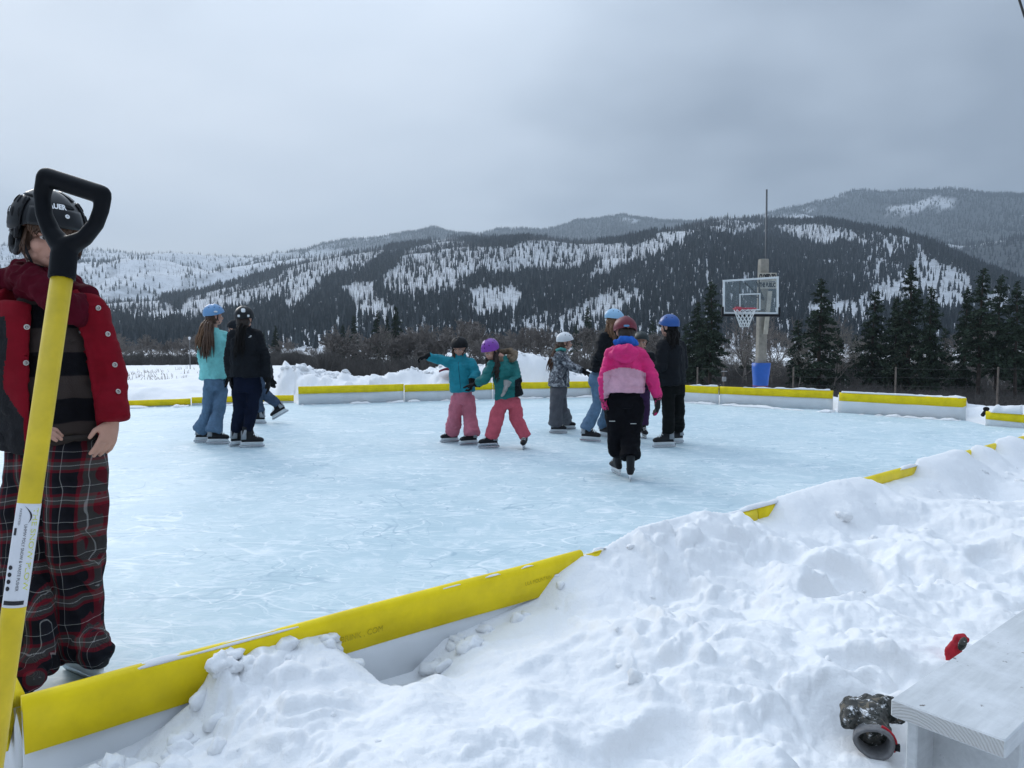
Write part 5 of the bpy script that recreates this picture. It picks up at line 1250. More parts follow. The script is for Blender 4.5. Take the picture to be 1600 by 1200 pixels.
    for i in (0, 1):
        inn = S[i] + lat * (.05 if i == 0 else -.05)
        j.capsule(inn, S[i], arm[0] * 1.1, arm[0] * 1.04, 12); j.tube([S[i], (S[i] + E[i]) / 2, E[i], (E[i] + W[i]) / 2, W[i] - hdirs[i] * .015], [arm[0] * 1.04, arm[0] * .98, arm[1] * 1.02, (arm[1] + arm[2]) / 2, arm[2]], 12)
        j.ell(S[i], arm[0] * 1.02); j.ell(E[i], arm[1] * 1.02)
    if collar: j.tube([nk - spine * .03, nk + spine * .045], [.075 * hs, .066 * hs], 14)
    me = remesh(j, 'jacket', vox, 3)
    wrinkle(me, .010, 10, 9, quilt, spine)
    mats_ = jacket if isinstance(jacket, list) else [jacket]
    for m_ in mats_: me.materials.append(m_)
    if jfun: jfun(me, dict(hm=hm, nk=nk, spine=spine, lat=lat, dep=dep, W=W, E=E, S=S))
    part_mesh(me, 'jacket', None, root)
    # gloves
    for i in (0, 1):
        if gloves and gloves[i] is not None:
            gmb = MB(); hand_shapes(gmb, W[i] + hdirs[i] * .01, hdirs[i], np.array((0, 0, -1)) if abs(hdirs[i][2]) < .7 else -lat * (1 if i else -1), hs * .98, curl, thand if i == 0 else -thand, gfat)
            gmb.tube([W[i] - hdirs[i] * .04, W[i] + hdirs[i] * .02], [arm[2] * 1.06, .036 * hs], 10)
            gm_ = remesh(gmb, 'glove', .006, 2); part_mesh(gm_, 'glove', gloves[i], root)
    ho_ = None; shell = None
    if hel is not None:
        ho_, shell = helmet(root, hc + A @ np.array((0, 0, .018 * hs)), A, hel, hs, vents, r=helr, edge=rim)
    ctx = dict(root=root, hc=hc, A=A, hs=hs, nk=nk, spine=spine, lat=lat, dep=dep, S=S, E=E, W=W, H=H, K=K, J=J, hel=ho_, shell=shell, An=An)
    if cap:
        hm_ = brow if brow not in (None, EYE) else DBR; q = MB(); q.ell(Lf(0, -.028, -.028), np.array((.083, .082, .088)) * hs, A, 18); q.ell(Lf(0, -.045, -.075), np.array((.066, .055, .06)) * hs, A, 14)
        me = remesh(q, 'hair_cap', .009, 2); wrinkle(me, .006, 30, 3); part_mesh(me, 'hair', hm_, root)
    if hair: hair(ctx)
    return ctx
def hairmat(n, c): return mat(n, c, .55, .35, 60, spec=.35)
BRN = hairmat('brown_hair', (.075, .040, .024)); DBR = hairmat('dark_brown_hair', (.028, .017, .013)); LBR = hairmat('light_brown_hair', (.16, .085, .045))
def back_of_head(c, w=.07, z=-.05, y=-.07):
    return [c['hc'] + c['A'] @ (np.array((x, y + .035 * (x / w) ** 2, z)) * c['hs']) for x in np.linspace(-w, w, 9)]
def decal(ctx, body, p, right, up, m, w, h, name='logo'):
    mb = MB(); p, right, up = np.asarray(p), nrm(right), nrm(up); n_ = np.cross(right, up); mb.loft([(p, right * w, up * h), (p + n_ * .004, right * w, up * h)], 10, e=.5); return mb.build(name, m, body)

from mathutils.bvhtree import BVHTree
def on_front(mesh_obj, u, v):
    """first hit of the sight line through a picture point with a part"""
    t = BVHTree.FromPolygons([q.co[:] for q in mesh_obj.data.vertices], [tuple(p.vertices) for p in mesh_obj.data.polygons]); wl = Vector(wloc(mesh_obj)); d = Vector(ray(u, v)).normalized()
    h = t.ray_cast(Vector((0, 0, CAM_H)) - wl, d)
    if h[0] is None: return None, None
    n_ = np.array(h[1]); return np.array(h[0] + wl), (n_ if np.dot(n_, ray(u, v)) < 0 else -n_)
def stick(c, part, u, v, w, h, m, name='sticker'):
    """small flat print lying on a part where a sight line meets it"""
    q, n_ = on_front(part, u, v)
    if q is None: return
    r_ = nrm(np.cross((0, 0, 1), n_)); up_ = np.cross(n_, r_); MB().loft([(q - n_ * .002, r_ * w, up_ * h), (q + n_ * .003, r_ * w, up_ * h)], 12, e=.6).build(name, m, part)
def kid(c, name): return [o for o in c['root'].children if o.name.split('.')[0] == name][0]
JEAN = fabric('blue_denim', (.105, .175, .265), .9, .22); WHT2 = mat('white_print', (.75, .76, .77), .6)
# --- girl in mint jacket, seen from behind
MINT = fabric('mint_nylon', (.21, .60, .585), .6, .06, .3)
figure('skater in mint green jacket and flared blue jeans with long brown hair, back turned', 9.1, (335, 494), 35, 0, .98, (334, 517), [(319, 526, -.04), (349, 524, .08)], [(315, 556, -.06), (352, 558, .10)], [(320, 584, .0), (354, 586, .06)],
       [(328, 602, -.03), (345, 602, .04)], [(325, 644, .0), (342, 644, -.02)], [(320, 691, 8), (339, 694, 4)], MINT, JEAN, (.160, .140, .155), .78, (334, 592), leg=(.080, .066, .07), ankle_r=.098, hel=mat('blue_helmet', (.13, .29, .52), .35, .05, 10, spec=.5),
       gloves=[fabric('black_glove', (.007, .007, .008), .8, .1, .15), MATS['black_glove']], brow=BRN,
       hair=lambda c: (strands(c['root'], back_of_head(c, .085, -.055, -.085), .46, (.015, -.0, -.2), BRN, 130, .014, 4, .055, out=(.0, -.14, 0)), strands(c['root'], back_of_head(c, .06, -.05, -.09), .38, (-.10, -.0, -.2), LBR, 22, .010, 9, .05, 'hair_streak', out=(-.04, -.13, 0)),
                       stick(c, c['hel'], 337, 487, .022, .010, WHT2)))
# --- skater in black puffer, back turned
BLK = fabric('black_puffer', (.0055, .007, .010), .75, .2, .18); NAVY = fabric('navy_fleece', (.006, .009, .022), .9, .15, .1); BHEL = mat('black_helmet', (.007, .008, .009), .4, .1, 10, spec=.3)
def p3hair(c):
    strands(c['root'], back_of_head(c, .035, -.07, -.095), .42, (.0, -.0, -.22), mat('black_hair', (.006, .005, .005), .6, .2, 60, spec=.15), 22, .010, 14, .010, out=(0, -.14, 0))
    stick(c, c['hel'], 373, 493.5, .014, .014, WHT2); stick(c, c['hel'], 388, 493.5, .014, .014, WHT2); stick(c, c['hel'], 380, 485, .024, .026, WHT2)
    for u in (373, 377, 381, 385, 389): stick(c, c['hel'], u, 502, .020, .016, mat('grey_band', (.42, .42, .41), .8), 'rear_band')
    jk_ = kid(c, 'jacket'); q, n_ = on_front(jk_, 390, 528); r_ = nrm(np.cross((0, 0, 1), n_)); up_ = np.cross(n_, r_); a = np.linspace(0, math.pi / 2, 9); mb = MB(); o_ = q + n_ * .007
    for r0, r1 in ((.011, .017), (.020, .026), (.029, .035)):
        mb.add(np.vstack([o_ + np.outer(.02 - r1 * np.cos(a), r_) + np.outer(r1 * np.sin(a), up_), o_ + np.outer(.02 - r0 * np.cos(a), r_) + np.outer(r0 * np.sin(a), up_)]), [(k, k + 1, 9 + k + 1, 9 + k) for k in range(8)])
    mb.build('logo', WHT2, jk_)
figure('tall skater in black jacket and navy trousers with black helmet, back turned', 8.76, (382, 498, -.02), 82, 0, 1.0, (383, 517), [(365, 526), (401, 526, .03)], [(359, 560, -.02), (413, 560)], [(361, 590, -.03), (418, 594)],
       [(374, 604), (396, 604)], [(376, 640), (394, 640)], [(375, 697, 40), (392, 699, 12)], BLK, NAVY, (.190, .185, .185), .80, (385, 589), arm=(.078, .068, .052), leg=(.092, .076, .062), hel=BHEL, gloves=[MATS['black_glove']] * 2, hair=p3hair, vents=4, quilt=.11)
# --- skater striding left behind them
GREY = fabric('grey_camo_cloth', (.06, .065, .07), .85, .5)
figure('skater in dark clothes pushing off with one foot, half hidden behind the black jacket', 11.3, (366, 514), 165, -5, .92, (380, 536), [(384, 545, -.12), (392, 545, .14)], [(420, 572, -.16), (385, 575, .2)], [(424, 592, -.14), (372, 590, .15)],
       [(398, 600, -.06), (404, 600, .07)], [(403, 628, -.02), (420, 622, .06)], [(403, 662, 178), (440, 649, 180, dict(pitch=-30, up=(.35, 0, 1)), 11.45)], camo_mat('dark_pattern', (.012, .013, .015), (.02, .022, .026), (.10, .105, .11), 0, 16), fabric('dark_jean', (.05, .075, .12), .9, .3), (.165, .16, .165), .8, (398, 592), hel=fabric('dark_knit', (.010, .012, .016)), gloves=[MATS['black_glove']] * 2, vents=0)
# --- girl in teal jacket, arm stretched out
TEAL = fabric('teal_softshell', (.012, .215, .275), .7, .08, .25); PINKT = fabric('dusty_pink_trousers', (.50, .155, .205), .85, .08)
def p5x(c):
    strands(c['root'], [c['hc'] + c['A'] @ (np.array((x, .03, -.02)) * c['hs']) for x in (-.075, .075)], .10, (0, 0, -.2), BRN, 14, .008, 5, .03)
    z = MB(); n0 = c['nk'] - c['dep'] * 0; d = c['dep'] if c['dep'][1] < 0 else -c['dep']
    jk_ = kid(c, 'jacket'); z.tube([on_front(jk_, u, v)[0] + np.array((0, -.002, 0)) for u, v in ((716, 566), (716.5, 572), (717, 580), (718, 590), (719, 600), (720, 608))], .0045, 5); z.build('zip', mat('dark_teal_zip', (.005, .08, .12), .5), jk_)
figure('child in bright teal jacket and pink trousers reaching one arm out to the left', 9.07, (718, 543, -.02), 258, -28, .93, (719, 559), [(706, 566), (735, 567)], [(684, 562, -.05), (744, 584, -.06)], [(667, 557, -.12), (737, 597, -.19)],
       [(714, 622), (732, 622)], [(711, 650, -.02), (734, 650)], [(704, 691, 198), (734, 695, 205)], TEAL, PINKT, (.140, .138, .138), .82, (723, 612), arm=(.064, .057, .048), leg=(.083, .080, .084), ankle_r=.094, curl=.95, hel=mat('matt_black_helmet', (.007, .007, .008), .6, .1, 10, spec=.2), gloves=[MATS['black_glove']] * 2, hair=p5x, skate_kw=dict(s=.86), brow=BRN, helr=(.114, .128, .108), vents=0, hand_dir=[(-1, -.3, -.15), (-.1, -.3, -1)])
# --- girl in dark teal jacket bending forward
DTEAL = fabric('dark_teal_puffer', (.008, .135, .13), .65, .1, .3); ROSE = fabric('rose_trousers', (.52, .095, .13), .85, .08); FUR = fabric('brown_fur', (.19, .145, .10), .95, .4, bs=160, bump=.8)
def p6j(me, q):
    v = vco(me)
    for p in me.polygons:
        c_ = np.mean([v[i] for i in p.vertices], 0); u_, vv = project(c_)
        if u_[0] > 804.5 and vv[0] > 594 - (u_[0] - 804) * .5: p.material_index = 1
def p6x(c):
    strands(c['root'], [c['hc'] + c['A'] @ (np.array((x, .015, -.03)) * c['hs']) for x in (-.078, -.07, .07, .078)], .30, (.02, -.12, -.3), DBR, 60, .011, 6, .05, curve_=.02)
    f = MB(); f.tube([c['J']((782, 551, .10)), c['J']((793, 548, .10)), c['J']((803, 551, .05)), c['J']((806, 558, -.02)), c['J']((800, 563, -.08))], [.022, .030, .034, .034, .026], 10); f.tube([c['J']((795, 556, .04)), c['J']((797, 568, .02))], [.055, .075], 12)
    f.tube([c['J']((779, 566, -.02)), c['J']((779, 556, -.03))], [.085, .070], 12)
    me = remesh(f, 'hood', .009, 2); wrinkle(me, .012, 40, 4); part_mesh(me, 'hood', FUR, c['root'])
figure('child in dark teal jacket and purple helmet bending forward beside the other child', 8.66, (767, 548, -.06), 222, -34, .93, (784, 561, -.02), [(770, 571, -.08), (803, 570, .04)], [(757, 594, -.16), (808, 594, -.10)], [(744, 600, -.10), (792, 601, -.24)],
       [(783, 627, .02), (803, 627, .04)], [(776, 655, -.03), (808, 655)], [(765, 700, 195), (819, 701, 262)], [DTEAL, MATS['black_puffer']], ROSE, (.163, .150, .155), .84, (796, 620), arm=(.068, .060, .050), leg=(.084, .078, .078), ankle_r=.080, hel=mat('purple_helmet', (.19, .035, .32), .3, .06, 10, spec=.5), gloves=[MATS['black_glove'], fabric('grey_stripe_glove', (.28, .27, .26))], hair=p6x, jfun=p6j, skate_kw=dict(s=.90, panel=BOOTG, figure=True), brow=DBR, vents=5, quilt=.085, hand_dir=[(-1, -.2, -.2), (-.35, -.4, -1)], curl=.15)
# --- girl in grey patterned jacket, white helmet, facing right
GCAMO = camo_mat('grey_pattern', (.035, .038, .05), (.13, .135, .15), (.40, .41, .43), 0, 20); GTR = fabric('grey_snow_trousers', (.10, .10, .112), .85, .1)
def p7x(c):
    strands(c['root'], back_of_head(c, .03, -.055, -.09), .36, (-.16, -.02, -.22), BRN, 60, .014, 7, .05, out=(-.07, -.03, 0))
    e_ = MB(); a = c['J']((873, 528, .04)); e_.tube([a, c['J']((869, 523, .04)), c['J']((868.5, 519.5, .04))], [.020, .024, .010], 10, flat=.5); e_.tube([a + (0, 0, .0), c['J']((873, 534, .05))], [.016, .02], 8); e_.build('helmet_ear', mat('white_plush', (.66, .64, .63), .9), c['hel'])
    s_ = MB(); s_.tube([c['J']((869, 548, -.06)), c['J']((876, 545, -.08)), c['J']((884, 547, -.07))], .022, 8); s_.build('scarf', fabric('aqua_scarf', (.10, .36, .33)), c['root'])
figure('child in grey patterned jacket and white helmet reaching towards the group', 10.1, (883, 535), 2, -6, .92, (876, 549), [(873, 556, -.12), (876, 556, .13)], [(893, 573, -.16), (890, 572, .14)], [(912, 580, -.16), (908, 580, .10)],
       [(871, 612, -.06), (875, 612, .06)], [(869, 640, -.05), (878, 640, .07)], [(871, 677, 352), (886, 671, 12)], GCAMO, GTR, (.145, .140, .140), .92, (873, 604), arm=(.060, .052, .044), leg=(.090, .086, .086), ankle_r=.098, hel=mat('white_helmet', (.66, .67, .68), .35, .05, 10, spec=.5), gloves=[MATS['black_glove']] * 2, hair=p7x, skate_kw=dict(s=.86), brow=BRN, vents=4)
# --- girl in black top and jeans leaning in, light blue helmet
def p8x(c): strands(c['root'], back_of_head(c, .07, -.05, -.06), .26, (.02, -.02, -.25), LBR, 60, .012, 8, .05, out=(-.02, -.05, 0))
figure('skater in light blue helmet, black jacket and blue jeans behind the pink jacket', 9.27, (960, 500), 25, -12, .98, (954, 519), [(944, 527, -.10), (966, 527, .10)], [(935, 556, -.14), (984, 556, .10)], [(950, 575, .1), (1000, 568, .0)],
       [(932, 590, -.04), (946, 590, .06)], [(934, 630, .0), (952, 634, .08)], [(921, 690, 330), (946, 683, 300)], MATS['black_puffer'], JEAN, (.150, .150, .165), .85, (938, 582), arm=(.066, .058, .046), leg=(.086, .070, .066), ankle_r=.078, hel=mat('light_blue_helmet', (.27, .47, .66), .35, .05, 10, spec=.5), gloves=[MATS['black_glove']] * 2, hair=p8x, brow=LBR, helr=(.118, .134, .108))
# --- child with dark helmet facing the camera, hidden behind the pink jacket
figure('small child in dark helmet and purple trousers peeking out behind the pink jacket', 9.65, (1002, 534), 262, -8, .90, (1002, 551), [(988, 558), (1018, 558)], [(984, 580), (1022, 578)], [(990, 596, -.1), (1018, 596, -.1)],
       [(992, 610), (1006, 610)], [(994, 640), (1007, 640)], [(992, 683, 268), (1006, 684, 275)], MATS['black_puffer'], fabric('purple_trousers', (.045, .018, .060)), (.145, .14, .14), .85, (1001, 600), leg=(.075, .068, .066), hel=mat('dark_green_helmet', (.018, .026, .026), .45, .1, 10), gloves=[MATS['black_glove']] * 2, skate_kw=dict(s=.84), brow=BRN, vents=0)
# --- child in pink jacket, back turned, nearest of the group
PINK = fabric('hot_pink_puffer', (.66, .020, .165), .6, .06, .3); LPINK = fabric('pale_pink_fleece', (.60, .335, .42), .8, .05)
def p9j(me, q):
    v = vco(me)
    for p in me.polygons:
        c_ = np.mean([v[i] for i in p.vertices], 0); u_, vv = project(c_); u_, vv = u_[0], vv[0]
        if vv > 574 + .030 * abs(u_ - 976) ** 1.62 and 943 < u_ < 1009: p.material_index = 1
def p9x(c):
    h_ = MB(); h_.tube([c['J']((955, 556, -.10)), c['J']((966, 549, -.17)), c['J']((980, 547, -.19)), c['J']((994, 551, -.16))], [.04, .055, .058, .045], 12); h_.ell(c['J']((977, 557, -.16)), (.11, .05, .06)); me = remesh(h_, 'hood', .010, 4); wrinkle(me, .008, 20, 4); part_mesh(me, 'hood', PINK, c['root'])
    b_ = MB(); b_.tube([c['J']((962, 536, -.02)), c['J']((972, 532, -.07)), c['J']((984, 532, -.07)), c['J']((994, 537, .0))], [.030, .042, .042, .030], 12); b_.tube([c['J']((977, 535, .03)), c['J']((977, 544, -.01))], [.076, .080], 14); me = remesh(b_, 'neck_warmer', .009, 3); wrinkle(me, .006, 30, 4); part_mesh(me, 'neck_warmer', fabric('blue_fleece', (.02, .11, .45)), c['root'])
    stick(c, c['hel'], 979, 509, .027, .009, mat('blue_sticker', (.12, .3, .5), .5)); stick(c, c['hel'], 987, 519, .018, .014, WHT2)
    for sd_, (u0, v0) in ((-1, (952, 658)), (1, (985, 662))):
        q = MB(); tr_ = kid(c, 'trousers'); q.tube([on_front(tr_, u0 + k, v0)[0] + np.array((0, -.001, 0)) for k in (0, 3, 6, 9)], .003, 5); q.build('reflective_strip', WHT2, c['root'])
figure('child in hot pink and pale pink jacket and maroon helmet, back turned', 6.8, (977, 519, .06), 92, -22, .97, (977, 540, .03), [(957, 553), (1000, 553)], [(945, 590, -.05), (1018, 588, -.04)], [(944, 624, -.02), (1027, 622, -.02)],
       [(963, 626), (988, 626)], [(962, 668), (986, 668)], [(963, 741, 100), (985, 750, 80)], [PINK, LPINK], fabric('black_snow_trousers', (.005, .005, .007), .85, .1, .1), (.172, .164, .170), .86, (976, 613, -.02), arm=(.070, .062, .050), leg=(.100, .094, .088), ankle_r=.084, drop=-.03, gfat=1.75, hel=mat('maroon_helmet', (.15, .022, .035), .45, .08, 10), gloves=[camo_mat('pink_black_glove', (.006, .006, .008), (.008, .008, .01), (.50, .02, .13), 0, 9), MATS['pink_black_glove']], hair=p9x, jfun=p9j, quilt=.09, skate_kw=dict(s=.94, panel=None), vents=0, face=False, vox=.009, hand_dir=[(.05, .1, -1), (.05, .1, -1)])
# --- skater in blue helmet and black, facing left
def p11x(c): strands(c['root'], back_of_head(c, .07, -.055, -.075), .22, (-.02, -.02, -.25), mat('black_hair', (.010, .008, .008)), 80, .014, 12, .05, out=(0, -.05, 0))
figure('skater all in black with blue helmet standing at the right of the group', 8.76, (1045, 511), 140, -4, 1.0, (1047, 532), [(1036, 541, -.10), (1060, 541, .12)], [(1033, 572, -.16), (1066, 572, .06)], [(1020, 568, -.04), (1046, 590, .15)],
       [(1043, 606, -.04), (1059, 606, .05)], [(1044, 644, -.05), (1059, 642, .06)], [(1039, 699, 188), (1055, 693, 205)], MATS['black_puffer'], fabric('black_snow_trousers2', (.006, .007, .007), .85, .1, .12), (.178, .170, .175), .90, (1048, 601), arm=(.076, .066, .052), leg=(.094, .078, .066), hel=mat('royal_blue_helmet', (.012, .075, .29), .35, .05, 10, spec=.5), gloves=[MATS['black_glove']] * 2, hair=p11x, brow=MATS['black_hair'])

# ================================================================== BOY IN RED JACKET BEHIND THE SHOVEL
BD = 2.76
def B(u, v, d=0.0): return P(u, v, BD + d)
bf = [G(40, 1094, 0), G(128, 1058, 0)]
boy = thing('person', tuple((bf[0] + bf[1]) / 2), 'boy in open red jacket, plaid trousers and black hockey helmet beside the shovel', 'person')
an0 = skate(boy, bf[0], 300, 1.0, laces=False); an1 = skate(boy, bf[1], 328, 1.0, laces=False)
fwd = nrm(yawdir(316) + np.array((0, 0, -.16))); A = axes(fwd, (.05, 0, 1)); hc = B(75, 371, 0); hs = 1.03
S = [B(2, 484, .06), B(142, 486, .0)]; E = [B(-32, 590, .02), B(174, 588, .03)]; W = [B(36, 676, -.12), B(178, 650, -.03)]
H = [B(58, 712), B(116, 712)]; K = [B(48, 880, -.04), B(117, 872, .0)]; nk = B(72, 448, .02); hcn = (H[0] + H[1]) / 2
b = MB(); Lf = head_shapes(b, hc, A, hs)
b.tube([Lf(0, -.02, -.05), nk, B(74, 480)], [.055, .055, .08], 14)
lat = nrm(np.array((1, .12, 0))); dep = np.array((-.12, 1, 0.0))
b.loft([(hcn, lat * .135, dep * .09), (B(80, 600), lat * .12, dep * .085), (B(76, 510), lat * .135, dep * .09), (B(74, 470), lat * .07, dep * .06)], 14)
hd0, hd1 = nrm(B(92, 664, -.15) - W[0]), nrm(B(166, 694, -.06) - W[1])
for i in (0, 1):
    b.capsule(S[i], E[i], .044, .036); b.capsule(E[i], W[i], .036, .027)
    b.capsule(H[i], K[i], .06, .045); b.capsule(K[i], (an0, an1)[i][0], .042, .034)
hand_shapes(b, W[0] + hd0 * .02, hd0, (0, .5, -.8), .90, .75, -1)
hand_shapes(b, W[1] + hd1 * .02, hd1, (-.8, .5, .1), .92, .45, -1)
me = remesh(b, 'body', .0042, 2); part_mesh(me, 'body', SKIN, boy)
face_parts(boy, Lf, A, hs, BRN)
# sweater with broad stripes
def stripe_mat():
    m, nt, b = new_mat('striped_knit'); v = objvec(nt)
    sp_ = N(nt, 'ShaderNodeSeparateXYZ'); nt.links.new(v, sp_.inputs[0])
    z = nmath(nt, 'ADD', sp_.outputs[2], nmath(nt, 'MULTIPLY', nnoise(nt, v, 5, 2), .03))
    fr_ = nmath(nt, 'FRACT', nmath(nt, 'ADD', nmath(nt, 'DIVIDE', z, .172), .33))
    c = nramp(nt, fr_, [(.0, (.006, .006, .008)), (.47, (.006, .006, .008)), (.49, (.042, .032, .029)), (.97, (.042, .032, .029)), (1.0, (.006, .006, .008))])
    nt.links.new(c, b.inputs['Base Color']); b.inputs['Roughness'].default_value = .95; b.inputs['Specular IOR Level'].default_value = .1
    nbump(nt, b, nnoise(nt, v, 260, 2), .5, .003); return m
s_ = MB(); s_.loft([(B(90, 686), lat * .150, dep * .122), (B(90, 674), lat * .165, dep * .135), (B(88, 620), lat * .163, dep * .132), (B(82, 550), lat * .166, dep * .130), (B(76, 500), lat * .160, dep * .110), (B(73, 468), lat * .085, dep * .075)], 28)
me = remesh(s_, 'sweater', .007, 3); wrinkle(me, .010, 9, 3); part_mesh(me, 'sweater', stripe_mat(), boy)
# open red jacket: a C-shaped shell with two front panels, plus sleeves
RJ = mat('red_wool', (.185, .004, .012), .9, .14, 14, bump=.3, bs=160, bd=.003, spec=.15); BLKW = fabric('black_sleeve', (.010, .010, .012), .8)
j = MB(); g = []
jd_ = yawdir(276); jr = np.array((-jd_[1], jd_[0], 0.0))      # front and the wearer's left
for (c_, wl, dl, g0, g1) in ((B(86, 700), .208, .165, .10, 1.22), (B(86, 680), .210, .168, .08, 1.20), (B(84, 620), .205, .165, .06, 1.12), (B(80, 550), .202, .160, .03, 1.0), (B(76, 505), .196, .140, .0, .82), (B(73, 478), .150, .110, .0, .5)):
    th = np.linspace(g1, 2 * math.pi - g0, 34); 
    o_ = c_ + np.outer(np.cos(th) * dl, jd_) + np.outer(np.sin(th) * wl, jr); i_ = c_ + np.outer(np.cos(th) * (dl - .016), jd_) + np.outer(np.sin(th) * (wl - .016), jr)
    g.append(np.vstack([o_, i_[::-1]]))
j.grid(np.array(g))
for i in (0, 1):
    w_ = W[i] + (W[i] - E[i]) * .07
    j.ell(S[i], .077); j.tube([S[i] + (nk - S[i]) * .35 - (0, 0, .02), S[i], (S[i] + E[i]) / 2, E[i], (E[i] + w_) / 2, w_], [.080, .076, .064, .060, .054, .050], 16); j.ell(E[i], .060)
me = remesh(j, 'jacket', .0065, 4); wrinkle(me, .008, 6, 21); _v = vco(me); setco(me, _v + vno(me) * (.014 * fbm(_v * np.array((5, 5, 3.0)), 2, 27))[:, None])
me.materials.append(RJ); me.materials.append(BLKW)
v = vco(me); pv_ = project(v); fidx = [tuple(p.vertices) for p in me.polygons]
for p in me.polygons:
    u_, vv = pv_[0][list(p.vertices)].mean(), pv_[1][list(p.vertices)].mean()
    if (u_ < 8 + 3 * math.sin(vv * .05) and 495 < vv < 640) or (vv > 600 + u_ * 1.5 and u_ < 38): p.material_index = 1
jk = part_mesh(me, 'jacket', None, boy)
SNAP = mat('nickel_snap', (.55, .53, .5), .35, .1, 20, metal=.6)
def ring_snap(q, n_, r=.0075):
    t1 = nrm(np.cross(n_, (0, 0, 1))); t2 = np.cross(n_, t1); th = np.linspace(0, 6.2832, 15); m_ = MB(); m_.tube([q + n_ * .003 + t1 * math.cos(a) * r + t2 * math.sin(a) * r for a in th], .0025, 6); m_.ell(q + n_ * .001, (r * .55, r * .55, .002), np.stack([t1, t2, n_], 1), 8); return m_
for (u, v_) in ((31, 466), (42, 511), (40, 567), (153, 481), (168, 522), (179, 570), (184, 612)):
    q, n_ = on_front(jk, u, v_)
    if q is not None: ring_snap(q, n_).build('snap', SNAP, jk)
# maroon hood and scarf bunched at the neck
MAR = mat('maroon_fleece', (.070, .0035, .011), .95, .15, 16, bump=.35, bs=130, bd=.003, spec=.1)
sc = MB(); 
ring = [(18, 436, .12), (30, 424, .16), (70, 424, .15), (112, 440, .10), (126, 468, .0), (112, 484, -.11), (84, 470, -.15), (52, 444, -.13), (28, 430, -.03), (18, 436, .12)]
sc.tube([B(u, v_, d) for u, v_, d in ring], [.036, .036, .04, .036, .036, .036, .038, .038, .036, .036], 14)
sc.tube([B(26, 424, -.02), B(60, 440, -.12), B(96, 470, -.145), B(124, 486, -.08)], [.034, .04, .042, .03], 12); sc.ell(B(10, 440, .08), (.05, .06, .035)); sc.ell(B(118, 492, -.06), (.04, .05, .04)); sc.ell(B(74, 452, .0), (.11, .10, .06))
me = remesh(sc, 'scarf', .007, 3); wrinkle(me, .016, 14, 2); part_mesh(me, 'scarf', MAR, boy)
# silver cross on a cord
sw = [o for o in boy.children if o.name.startswith('sweater')][0]
cr0, n_ = on_front(sw, 134, 502); cr1, _ = on_front(sw, 150, 543); ca_, _ = on_front(sw, 126, 519); cb_, _ = on_front(sw, 148, 516)
cx_ = MB(); of = np.array((0, -.008, 0)); cx_.tube([cr0 + of, cr1 + of], .0055, 8); cx_.tube([ca_ + of, cb_ + of], .0055, 8)
cr = cx_.build('cross_pendant', mat('dull_silver', (.22, .22, .23), .35, .1, 20, metal=.8), boy)
MB().tube([on_front(sw, 118, 494)[0] + of, on_front(sw, 126, 498)[0] + of, cr0 + of], .0018, 5).build('cord', BRACK, cr)
# plaid trousers
def plaid_mat():
    m, nt, b = new_mat('red_black_plaid')
    at = N(nt, 'ShaderNodeAttribute'); at.attribute_name = 'plaid_uv'; sp_ = N(nt, 'ShaderNodeSeparateXYZ'); nt.links.new(at.outputs['Vector'], sp_.inputs[0])
    K0, RD, GR, WH, DK = (.005, .005, .008), (.15, .006, .014), (.07, .060, .056), (.36, .35, .34), (.015, .014, .020)
    st_ = [(0, K0), (.22, K0), (.225, RD), (.30, RD), (.305, GR), (.40, GR), (.405, WH), (.42, WH), (.425, GR), (.52, GR), (.525, RD), (.60, RD), (.605, DK), (.80, K0), (.805, WH), (.815, WH), (.82, DK), (1, K0)]
    cs_ = []
    for k, per in ((0, .105), (1, .125)):
        f = nmath(nt, 'FRACT', nmath(nt, 'DIVIDE', sp_.outputs[k], per)); cs_.append(nramp(nt, f, st_))
    tw = nmath(nt, 'FRACT', nmath(nt, 'MULTIPLY', nmath(nt, 'ADD', sp_.outputs[0], sp_.outputs[1]), 260)); tw = nramp(nt, tw, [(.3, (.32,) * 3), (.7, (.68,) * 3)])
    nt.links.new(nmix(nt, tw, cs_[0], cs_[1]), b.inputs['Base Color']); b.inputs['Roughness'].default_value = .9; b.inputs['Specular IOR Level'].default_value = .15
    nbump(nt, b, nnoise(nt, at.outputs['Vector'], 300, 3), .3, .002); return m
t = MB(); tl = np.array((1, .05, 0)); td = np.array((0, 1.0, 0))
t.loft([(B(88, 676), tl * .158, td * .125), (B(88, 690), tl * .172, td * .135), (B(88, 740), tl * .178, td * .135), (B(88, 765), tl * .165, td * .12)], 24)
f0, f1 = bf
legp = []
for i in (0, 1):
    an_ = (an0, an1)[i][0]; fy = yawdir((300, 328)[i]); low = an_ + fy * .045; low[2] = .105
    legp.append([H[i], H[i] * .5 + K[i] * .5 + np.array((0, -.01, 0)), K[i], K[i] * .5 + an_ * .5 + np.array((0, 0, 0)), an_ + fy * .01, low])
for q in legp: t.tube(q, [.092, .104, .096, .086, .082, .084], 20)
tw_ = [yawdir(300), yawdir(328)]
for q, dd in zip(legp, tw_): t.ell(q[-1] + dd * .095 + np.array((0, 0, .008)), np.array((.068, .068, .048))); t.ell(q[-1] + dd * .03 + np.array((0, 0, .03)), (.080, .080, .065))
me = remesh(t, 'trousers', .0065, 4); v = vco(me)
n__ = vno(me); fold = fbm(np.stack([v[:, 0] * 9, v[:, 1] * 9, v[:, 2] * 3.2], 1), 3, 33) * .020 + (1 - np.abs(fbm(np.stack([v[:, 0] * 7, v[:, 1] * 7, v[:, 2] * 10 + v[:, 0] * 12], 1), 2, 44)) * 1.7) * .010 * sstep(.75, .3, v[:, 2]) 
setco(me, v + n__ * fold[:, None]); v = vco(me)
